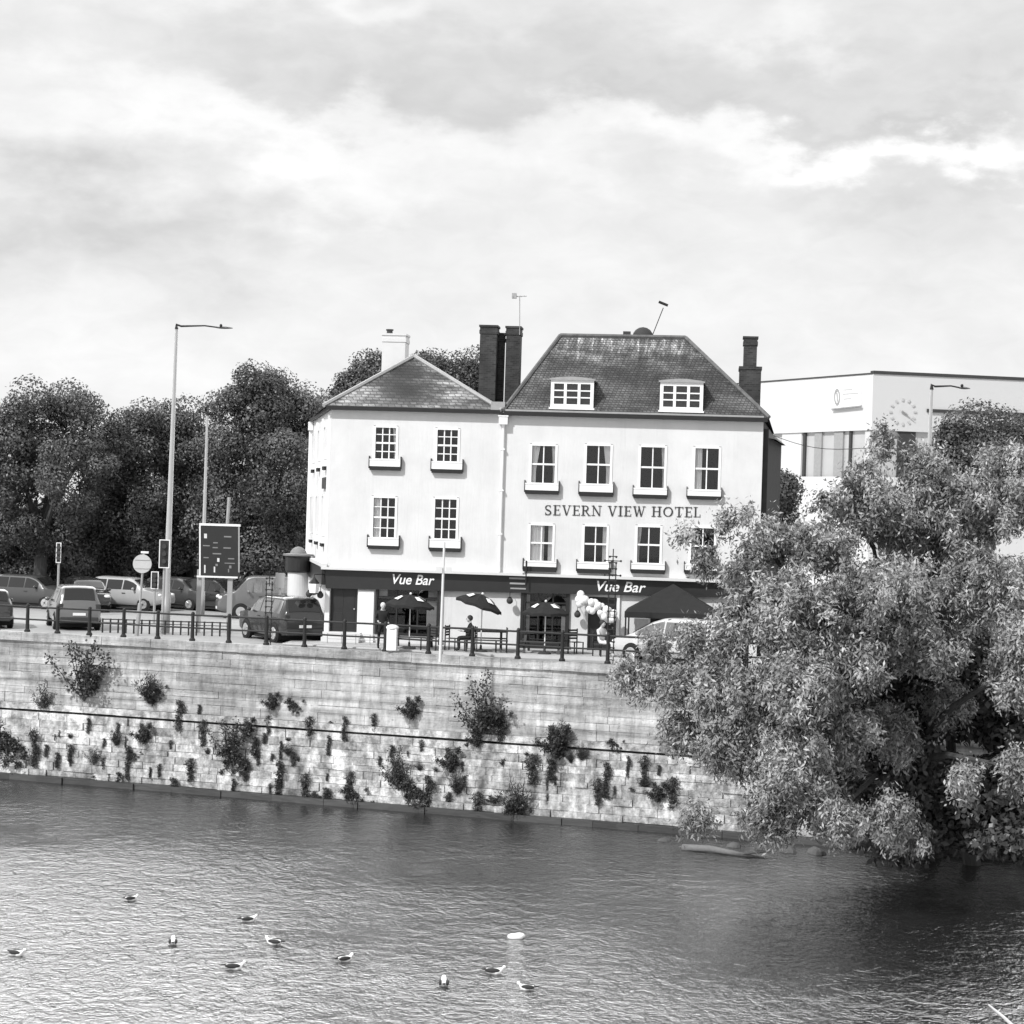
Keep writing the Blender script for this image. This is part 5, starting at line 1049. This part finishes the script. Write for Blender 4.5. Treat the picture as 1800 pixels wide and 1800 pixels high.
# ------------------------------------------------------------------ trees
def noise3(p, s):    # cheap smooth pseudo noise
    return (np.sin(p[:, 0]*s*1.7+p[:, 1]*s*.9+1.3)+np.sin(p[:, 1]*s*1.9-p[:, 2]*s*1.3+.4)+np.sin(p[:, 2]*s*2.1+p[:, 0]*s*1.1+2.2))/3
def crown_points(blobs, n, shell=.55, gap=-.35, gs=1.6, seed=1, la=.16):
    rg = np.random.default_rng(seed); vol = np.array([b[3]*b[4]*b[5] for b in blobs])**.75; idx = rg.choice(len(blobs), n*3, p=vol/vol.sum()); B = np.array(blobs)[idx]
    d_ = rg.normal(size=(len(idx), 3)); d_ /= np.linalg.norm(d_, axis=1, keepdims=True); r_ = (shell+(1-shell)*rg.random(len(idx))**.6)[:, None]
    # lumpy outline
    lump = 1+la*noise3(d_*4+B[:, :3], 1.3)[:, None]
    p = B[:, :3]+d_*r_*B[:, 3:6]*lump
    keep = noise3(p, gs) > gap; p = p[keep][:n]; return p
def tree(name, label, base, blobs, n, per, spread, ll_, lw_, mt_, trunk_r, group=None, seed=1, droop=.3, shell=.5, gap=-.4, gs=1.3, tones=(.5, 1.5), limbs=8, flat=.75, shellf=.7, la=.16):
    base = Vector(base); t = thing(name, label, 'tree', base, 0, group)
    bl = [(b[0]-base.x, b[1]-base.y, b[2]-base.z)+tuple(b[3:]) for b in blobs]; pts = crown_points(bl, n, shell, gap, gs, seed, la)
    ctr = np.mean(np.array(bl)[:, :3], axis=0); leaf_mesh('crown', pts, per, spread, ll_, lw_, mt_, t, droop, tones[0], tones[1], flat, ctr, shellf)
    rr = random.Random(seed); m = MB(); fork = Vector((ctr[0]*.35, ctr[1]*.35, max(1.2, ctr[2]*.45)))
    m.tube([(0, 0, -.3), Vector((0, 0, 0)).lerp(fork, .5)+Vector((.1, 0, 0)), fork], [trunk_r*1.25, trunk_r, trunk_r*.8], 10)
    for b in bl[:limbs]:
        e_ = Vector(b[:3]); mid = fork.lerp(e_, .5)+Vector((rr.uniform(-.3, .3), rr.uniform(-.3, .3), .3)); m.tube([fork, mid, e_], [trunk_r*.6, trunk_r*.35, trunk_r*.12], 7)
        for k in range(4): q = e_+Vector((rr.uniform(-1, 1)*b[3], rr.uniform(-1, 1)*b[4], rr.uniform(-.4, 1)*b[5]))*.7; m.tube([mid.lerp(e_, .6), q], [trunk_r*.16, trunk_r*.04], 5)
    m.obj('trunk', M['bark'], t); return t
def blob(px, py, Y, rx, ry, rz=None):   # radii in picture px at that depth -> metres; rz = depth radius
    p_ = at(px, py, Y); k = Y/F; return (p_.x, p_.y, p_.z, rx*k, rz if rz else rx*k*.8, ry*k)
def far_tree(label, cx, Y, bls, seed, n=430, per=70):
    n = int(n*.30); per = int(per*7.5)
    b = [blob(x, y, Y+dy_, rx, ry) for x, y, rx, ry, dy_ in bls]; g_ = at(cx, 1045, Y)
    return tree('broadleaf_tree', label, (g_.x, Y, 0), b, n, per, .95, .155, .10, M['leaf_far'], .35, 'dark trees behind the quay road', seed, .15, .62, -.45, 1.4, (.4, 1.7), flat=.8)
far_tree('dark rounded tree at the left edge with the widest crown', 60, 112, [(20, 790, 70, 75, 0), (95, 750, 62, 60, 2), (60, 880, 95, 70, 0), (130, 830, 60, 60, -2), (20, 960, 70, 60, 1), (110, 960, 80, 60, 3), (140, 725, 22, 30, 0), (165, 770, 34, 50, 2), (185, 830, 40, 60, 2), (50, 712, 30, 28, 0)], 11, 620)
far_tree('dark tree between the widest tree and the tall street lamp', 235, 116, [(215, 800, 55, 50, 0), (265, 770, 45, 55, 2), (235, 880, 80, 60, 0), (190, 950, 60, 60, 2), (270, 960, 60, 55, 0), (240, 745, 28, 26, 0)], 12, 520)
far_tree('lower dark tree between the two left street lamps', 335, 118, [(330, 800, 50, 55, 0), (345, 880, 60, 60, 0), (330, 960, 60, 60, 2), (310, 745, 25, 30, 2), (375, 930, 50, 60, -2)], 13, 420)
far_tree('tallest dark tree of the row just left of the hotel roof', 450, 113, [(455, 700, 48, 42, 0), (515, 740, 50, 50, 2), (430, 780, 58, 55, 0), (500, 830, 60, 60, -2), (420, 880, 60, 60, 0), (500, 930, 60, 55, 2), (430, 980, 60, 50, 0), (550, 730, 30, 30, 3), (400, 715, 22, 18, 0), (545, 880, 40, 80, 3)], 14, 700)
far_tree('dark tree rising behind the left slope of the hotel roof', 650, 122, [(640, 700, 45, 55, 0), (655, 650, 22, 28, 0), (610, 720, 30, 40, 0)], 15, 200)
far_tree('sparse dark tree seen between the hotel chimneys', 800, 124, [(800, 670, 45, 42, 0), (830, 645, 22, 20, 0), (765, 655, 30, 22, 0), (745, 640, 16, 12, 0), (830, 700, 30, 30, 0)], 16, 150, 55)
far_tree('small dark tree against the right end wall of the hotel', 1372, 101, [(1362, 850, 16, 28, 0), (1375, 870, 12, 24, 0), (1365, 910, 22, 40, 0)], 17, 60, 60)
far_tree('dark round tree before the clock wall at the right edge', 1740, 100, [(1730, 765, 72, 32, 0), (1790, 775, 50, 30, 2), (1690, 780, 40, 28, 0), (1740, 820, 90, 40, 0)], 18, 260)
# hedge behind the parked cars
hp = np.array([at(x, y, 121+RNG.uniform(-1, 1)) for x, y in zip(RNG.uniform(-40, 545, 520), RNG.uniform(905, 1030, 520))]); tag(leaf_mesh('hedge', hp, 60, .5, .35, .25, M['leaf_far'], None, .1, .4, 1.0), 'dense dark shrub belt under the trees behind the parked cars', 'hedge')

# the big pale riverside tree
rb_ = [(1640, 900, 68, 110, 75), (1520, 880, 67, 55, 60), (1750, 880, 69, 75, 65), (1440, 960, 66, 60, 50), (1345, 955, 66, 38, 38), (1310, 1020, 65, 40, 45), (1400, 1080, 64, 85, 60), (1560, 1050, 64, 100, 60), (1730, 1030, 65, 90, 65), (1290, 1095, 65, 35, 35),
       (1190, 1205, 65, 65, 32), (1115, 1190, 66, 32, 22), (1270, 1210, 64, 70, 50), (1400, 1210, 62.5, 80, 60), (1520, 1170, 63, 40, 40), (1785, 1170, 62.5, 40, 90), (1270, 1320, 64, 55, 35), (1390, 1350, 62, 75, 60), (1470, 1430, 61.5, 50, 35), (1560, 1440, 61, 35, 35), (1350, 1440, 62.5, 45, 35), (1790, 1350, 61.5, 35, 50), (1690, 1370, 61.5, 18, 25),
       (1275, 910, 66, 12, 28), (1205, 940, 66, 7, 12), (1550, 785, 68, 14, 26), (1620, 820, 68, 45, 25), (1770, 815, 69, 40, 25), (1450, 885, 67, 22, 18), (1195, 1290, 65, 25, 30), (1310, 900, 66, 14, 16), (1240, 985, 66, 12, 20), (1265, 1150, 65, 30, 20), (1225, 1440, 64.5, 30, 14), (1620, 1130, 65, 90, 45), (1565, 1290, 65.5, 45, 55), (1480, 1290, 64, 55, 55), (1660, 1230, 67.5, 45, 45), (1470, 1150, 64, 60, 50), (1210, 1120, 65.5, 25, 22), (1150, 1135, 66, 25, 10), (1340, 1280, 63.5, 50, 40), (1600, 1470, 65.5, 40, 18)]
bl = [blob(x, y, Y_, rx, ry, min(2.2, rx*.022+.4)) for x, y, Y_, rx, ry in rb_]
tree('riverside_tree', 'huge pale leaved tree leaning over the river in front of the hotel right end', (14.5, 73.0, -5.6), bl, 3300, 125, .34, .16, .055, M['leaf_near'], .30, None, 21, .8, .15, -.42, 1.5, (.35, 1.65), limbs=22, shellf=.2, flat=1.25, la=.42)
# dark leaves added to fill the pale tree's hollow, shade put into colour
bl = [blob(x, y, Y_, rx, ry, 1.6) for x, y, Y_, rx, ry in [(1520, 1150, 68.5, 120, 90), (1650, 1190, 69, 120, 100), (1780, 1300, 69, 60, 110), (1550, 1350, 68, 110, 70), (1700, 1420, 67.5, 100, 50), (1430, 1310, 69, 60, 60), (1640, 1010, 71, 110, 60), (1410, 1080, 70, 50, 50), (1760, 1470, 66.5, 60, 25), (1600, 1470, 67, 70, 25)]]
tree('hollow_fill_tree', 'dark tree added to fill the shaded hollow behind the pale riverside tree at the foot of the quay', (15.5, 71.5, -5.6), bl, 560, 200, .6, .24, .14, M['leaf_mid'], .25, None, 22, .4, .4, -.9, 1.0, (.4, 1.0), limbs=8)

# ------------------------------------------------------------------ plants on the quay wall
def plant_proto(kind, seed):
    rg = np.random.default_rng(seed); t = thing('wall_plant', 'x', 'plant', (0, 0, 0), WANG); K = M['leaf_wall']
    if kind == 'bush':
        c_ = rg.normal(size=(22, 3))*np.array([.22, .12, .25])+np.array([0, -.22, .1]); c_[:, 0] *= (1+.6*np.maximum(0, c_[:, 2])); leaf_mesh('foliage', c_, 110, .13, .07, .04, K, t, .0, .6, 1.5, .9, None, .2)
        m = MB()
        for k in range(7): e_ = c_[k]; m.tube([(0, 0, -.25), (e_[0]*.4, e_[1]*.6, -.05), tuple(e_)], [.02, .014, .006], 5)
        m.obj('stems', M['bark'], t)
    elif kind == 'sprig':
        m = MB(); cs = []
        for k in range(10):
            a_ = rg.uniform(-1.0, 1.0); L_ = rg.uniform(.5, 1.2); e_ = np.array([math.sin(a_)*L_*.8, -.2-rg.random()*.2, math.cos(a_)*L_]); m.tube([(0, 0, 0), tuple(e_*.5+np.array([0, -.05, .02])), tuple(e_)], [.012, .008, .004], 5)
            for u in np.linspace(.25, 1, 8): cs.append(e_*u+rg.normal(size=3)*.02)
        m.obj('stems', M['bark'], t); leaf_mesh('foliage', cs, 14, .05, .06, .04, K, t, .0, .7, 1.5)
    elif kind == 'fan':
        m = MB(); cs = []
        for k in range(26):
            a_ = rg.uniform(-.7, .7); L_ = rg.uniform(.5, 1.0)*(1-.35*abs(a_)); e_ = np.array([math.sin(a_)*L_, -.15-rg.random()*.2, math.cos(a_)*L_])
            for u in np.linspace(.1, 1, 6): cs.append(e_*u)
        leaf_mesh('foliage', cs, 12, .035, .12, .02, K, t, -.8, .5, 1.2); m.tube([(0, .02, -.05), (0, -.1, .3)], [.02, .008], 5); m.obj('stems', M['bark'], t)
    else:   # tuft: narrow drooping tongue
        cs = [(rg.normal()*.06*(1-abs(u-.4)), -.07-rg.random()*.06, .3-u*.75) for u in np.linspace(0, 1, 18)]; leaf_mesh('foliage', cs, 60, .035, .05, .022, K, t, .9, .5, 1.3)
        m = MB(); m.tube([(0, 0, .2), (0, -.08, .1)], [.012, .006], 4); m.obj('stems', M['bark'], t)
    return t
def wy(z):   # wall face offset
    return .05+z*.05 if z > -2.68 else -.16+(z+3)*.13
protos = {k: [plant_proto(k, s_) for s_ in (31, 32)] for k in ('bush', 'sprig', 'fan', 'tuft')}; used = set()
def put(kind, px, py, sc, label, group=None, var=0, sq=(1, 1, 1)):
    p_ = on_plane(px, py, WO, WN); z = p_.z; p_ = on_plane(px, py, WO-WN*wy(z), WN); key = (kind, var); pr = protos[kind][var]
    o = pr if key not in used else dup(pr); used.add(key); o.location = p_; o.rotation_euler = (0, 0, WANG); o.scale = (sc*sq[0], sc*sq[1], sc*sq[2]); o['label'] = label
    if group: o['group'] = group
    elif 'group' in o.keys(): del o['group']
    return o
BIG = [('sprig', 148, 1232, 2.3, 'airy tall shrub on the upper wall below the silver car', 0), ('bush', 168, 1205, .75, 'small dense shrub clinging to the right side of the airy tall shrub', 0), ('fan', 268, 1238, 1.25, 'upright fan shaped dark shrub left of the tall lamp on the upper wall', 0), ('bush', 275, 1215, .65, 'dense dark clump growing behind the fan shaped shrub', 1),
       ('bush', 483, 1235, .75, 'broad low shrub on the upper wall under the dark off road car', 0), ('bush', 516, 1240, .6, 'narrow shrub just right of the broad low shrub on upper wall', 1), ('bush', 728, 1247, .95, 'compact round dark shrub on the upper wall below the litter bin', 0), ('sprig', 850, 1295, 2.0, 'largest leafy shrub on the wall below the tilted parasol', 1),
       ('bush', 868, 1268, .95, 'dense dark clump at the right of the largest leafy shrub', 1), ('bush', 842, 1300, .75, 'dark clump hanging at the foot of the largest leafy shrub', 0), ('bush', 985, 1308, 1.35, 'wide bushy shrub straddling the stone ledge right of centre', 0), ('fan', 985, 1320, 1.1, 'spiky growth rising through the wide bushy shrub', 1),
       ('bush', 15, 1310, 1.7, 'dark mass of growth on the lower wall at the left edge', 1), ('sprig', 405, 1335, 1.5, 'spreading shrub on the lower wall under the direction sign', 0), ('bush', 412, 1335, 1.15, 'dense dark heart of the spreading shrub under the direction sign', 1), ('bush', 440, 1280, .8, 'dark clump under the ledge right of the direction sign', 0), ('bush', 258, 1292, .9, 'dark clump on lower wall beneath the fan shaped shrub', 0),
       ('bush', 798, 1338, 1.0, 'smooth dark oval clump on the lower wall left of the largest shrub', 0), ('sprig', 700, 1385, 1.3, 'leafy plant on the lower wall above the waterline below the litter bin', 1), ('bush', 730, 1395, 1.1, 'dark spreading clump near the water below the litter bin', 1), ('fan', 912, 1440, 1.4, 'tall dark grassy clump at the water edge right of centre', 0), ('bush', 908, 1435, .8, 'dense foot of the tall grassy clump at the water edge', 1),
       ('bush', 1160, 1395, .8, 'small bush on the pale lower wall beside the riverside tree', 0), ('sprig', 80, 1248, 1.0, 'small sprig on the ledge left of the airy tall shrub', 1), ('bush', 1080, 1310, .5, 'small tuft on the ledge just left of the riverside tree', 1), ('bush', 620, 1398, .8, 'dark upright clump low on the wall left of the pale stone', 1),
       ('sprig', 165, 1345, .7, 'thin sprig on the lower wall under the silver car', 0), ('fan', 805, 1395, .8, 'dark grassy clump low on the wall below the tilted parasol', 1)]
for k_, px, py, sc, lb_, var in BIG: put(k_, px, py, sc, lb_, None, var)
rr = random.Random(12)
TUF = [(130, 1315), (118, 1330), (97, 1330), (205, 1310), (222, 1340), (235, 1320), (262, 1355), (306, 1300), (318, 1260), (355, 1285), (365, 1330), (342, 1345), (385, 1350), (430, 1345), (493, 1360), (545, 1280), (612, 1283), (508, 1335), (585, 1305), (577, 1280), (687, 1322), (622, 1375), (495, 1310), (538, 1375), (760, 1355), (820, 1370), (885, 1335), (933, 1350), (965, 1345), (1050, 1380), (1068, 1360), (1135, 1385), (1100, 1350), (552, 1395), (570, 1400), (665, 1260), (690, 1345), (740, 1315), (1010, 1350), (840, 1410), (865, 1415), (790, 1400), (450, 1300), (475, 1275), (345, 1255), (40, 1380), (60, 1325), (170, 1365), (215, 1375), (1140, 1350), (750, 1390), (1185, 1380), (930, 1330), (880, 1270), (660, 1410), (280, 1350), (300, 1375), (480, 1385), (410, 1375), (1030, 1340)]
TUF += [(rr.uniform(20, 1180), 0) for _ in range(46)]
TUF = [(x, y if y else 1290+x*.045+rr.uniform(-25, 85)) for x, y in TUF]
for i, (px, py) in enumerate(TUF):
    k_ = ('tuft', 'tuft', 'tuft', 'fan', 'tuft', 'bush', 'tuft')[i % 7]; sc = (rr.choice((.5, .7, .95, 1.2, 1.5)) if i < 60 else rr.uniform(.25, .65))*(1 if k_ == 'tuft' else .38)
    put(k_, px+rr.uniform(-7, 7), py+rr.uniform(-9, 9), sc, 'small dark drooping tuft growing from a joint of the quay wall', 'small tufts growing from the quay wall', i % 2, (rr.uniform(.7, 1.9), 1, rr.uniform(.7, 1.4)))

# ------------------------------------------------------------------ shore stones, log, gulls
M['stoneshore'] = mat('shore_stone', .11, .85, .2, var=.4, scale=3, bump=.6, bscale=6)
def rock(px, py, sx, sy, sz, label, seed):
    g_ = ground(px, py, WZ); rg = random.Random(seed); m = MB(); m.ball((0, 0, 0), 1, 12, sc=(sx, sy, sz)); m.v = [tuple(np.array(v)*(1+.12*math.sin(v[0]*7+seed)+.1*math.sin(v[1]*9+v[2]*5))) for v in m.v]
    o = m.obj('rock', M['stoneshore'], None, smooth=False); o.scale = (.62, .62, .5); o.location = (g_.x, g_.y, WZ+.0); o.rotation_euler = (0, 0, rg.uniform(0, 3)); tag(o, label, 'rock', 'stones at the foot of the quay')
rock(1385, 1497, .55, .5, .38, 'largest rounded boulder at the waterline under the riverside tree', 1); rock(1290, 1488, .45, .4, .26, 'low flat stone beside the end of the driftwood trunk', 2); rock(1340, 1492, .5, .4, .3, 'grey stone between the flat stone and the largest boulder', 3); rock(1170, 1478, .4, .35, .22, 'small stone at the waterline left of the driftwood trunk', 4); rock(1435, 1500, .6, .5, .4, 'shaded stone right of the largest boulder', 5)
a_ = ground(1200, 1493, WZ); b_ = ground(1320, 1506, WZ); m = MB(); d_ = b_-a_; m.tube([(0, 0, .06), tuple(d_*.4+Vector((0, 0, .12))), tuple(d_*.8+Vector((0, 0, .05))), tuple(d_*1.25+Vector((0, 0, -.02)))], [.12, .11, .08, .03], 10); m.tube([tuple(d_*.85+Vector((0, 0, .05))), tuple(d_*1.3+Vector((0, -.3, .3)))], [.05, .015], 6)
o = m.obj('driftwood', M['driftwood'], None, smooth=True); o.location = a_; tag(o, 'weathered driftwood trunk lying in the water at the foot of the quay', 'driftwood')
a_ = ground(1738, 1776, WZ); b_ = ground(1790, 1812, WZ); m = MB(); d_ = b_-a_; m.tube([(0, 0, .12), tuple(d_*.5+Vector((0, 0, .08))), tuple(d_)], [.02, .035, .045], 8); m.tube([tuple(d_*.3+Vector((0, 0, .1))), tuple(d_*.25+Vector((.1, 0, .15)))], [.02, .01], 6)
o = m.obj('floating_branch', M['stonepale'], None); o.location = a_; tag(o, 'bare pale branch floating at the bottom right corner', 'branch')
a_ = ground(906, 1650, WZ); m = MB(); m.ball((0, 0, 0), .22, 12, sc=(1, .5, .42)); m.ball((.1, .02, .03), .16, 10, sc=(1, .6, .5)); o = m.obj('floating_bag', M['balloon'], None, smooth=True); o.location = (a_.x, a_.y, WZ+.05); tag(o, 'blank white bag floating on the river furthest from the gulls', 'bag')
M['gullback'] = mat('gull_back', .045, .7, .2, var=.2); gull0 = None
def gull(px, py, rz, label, sc=1.0, dive=False):
    global gull0
    g_ = ground(px, py, WZ)
    if gull0 is None:
        t = thing('gull', label, 'gull', (g_.x, g_.y, WZ), rz, 'gulls floating on the river'); gull0 = t
        m = MB(); n = 12; prof = [(-.24, .01, .10), (-.17, .05, .085), (-.08, .085, .06), (.02, .10, .05), (.10, .085, .07), (.14, .065, .10), (.155, .052, .13), (.17, .05, .155), (.20, .042, .16), (.225, .02, .155)]
        vs = []
        for x, r_, z in prof:
            for j in range(n): a_ = 2*math.pi*j/n; vs.append((x, r_*math.cos(a_), z+r_*.85*math.sin(a_)))
        m.add(vs, [(i*n+j, i*n+(j+1) % n, (i+1)*n+(j+1) % n, (i+1)*n+j) for i in range(len(prof)-1) for j in range(n)]+[tuple(range(n-1, -1, -1)), tuple(range(len(vs)-n, len(vs)))]); m.obj('body', M['balloon'], t, smooth=True)
        for s_ in (-1, 1): m = MB(); m.ball((-.06, s_*.075, .09), .15, 10, sc=(1.15, .28, .38)); m.obj('wing', M['gullback'], t, smooth=True)
        m = MB(); m.ball((-.25, 0, .10), .06, 8, sc=(1.4, .6, .35)); m.obj('tail', M['black'], t, smooth=True); m = MB(); m.tube([(.22, 0, .155), (.265, 0, .145)], [.014, .004], 6); m.obj('beak', M['charcoal'], t)
        m = MB(); [m.ball((.205, s_*.04, .17), .008, 6) for s_ in (-1, 1)]; m.obj('eyes', M['black'], t)
        m = MB(); m.ball((.0, 0, .02), .09, 10, sc=(1.2, .7, .5)); m.obj('belly', M['charcoal'], t, smooth=True); t.scale = (sc,)*3; return t
    return dup(gull0, (g_.x, g_.y, WZ), rz, label, sc)
gull(231, 1583, .5, 'gull floating farthest upstream, nearest the quay wall at left', .9); gull(438, 1620, .3, 'gull floating right of the farthest gull, second nearest the quay'); gull(304, 1660, 1.7, 'gull with dark back turned away below the farthest gull', 1.0); gull(480, 1660, 2.8, 'plump pale gull just below the second nearest gull', 1.05)
gull(32, 1680, -.4, 'gull floating at the left edge of the river'); gull(414, 1704, .1, 'gull lying low in the water below the plump pale gull', 1.1); gull(607, 1690, .6, 'gull floating alone in the middle of the group', 1.0); gull(780, 1733, 1.6, 'gull seen from behind, lowest of the group', 1.1)
gull(871, 1712, -.1, 'gull with raised head at the right of the group', 1.1); gull(924, 1740, 3.0, 'rightmost gull, low and pale in the water', .95)
# overhead cable
a_ = at(1358, 765, 92); b_ = at(1515, 788, 84); c_ = at(1637, 790, 84); pts = [a_.lerp(b_, i/8)-Vector((0, 0, .25*math.sin(math.pi*i/8))) for i in range(9)]+[c_]; m = MB(); m.tube(pts, .014, 4); tag(m.obj('overhead_cable', M['charcoal']), 'thin dark cable running from the hotel rear roof to the right street lamp', 'cable')
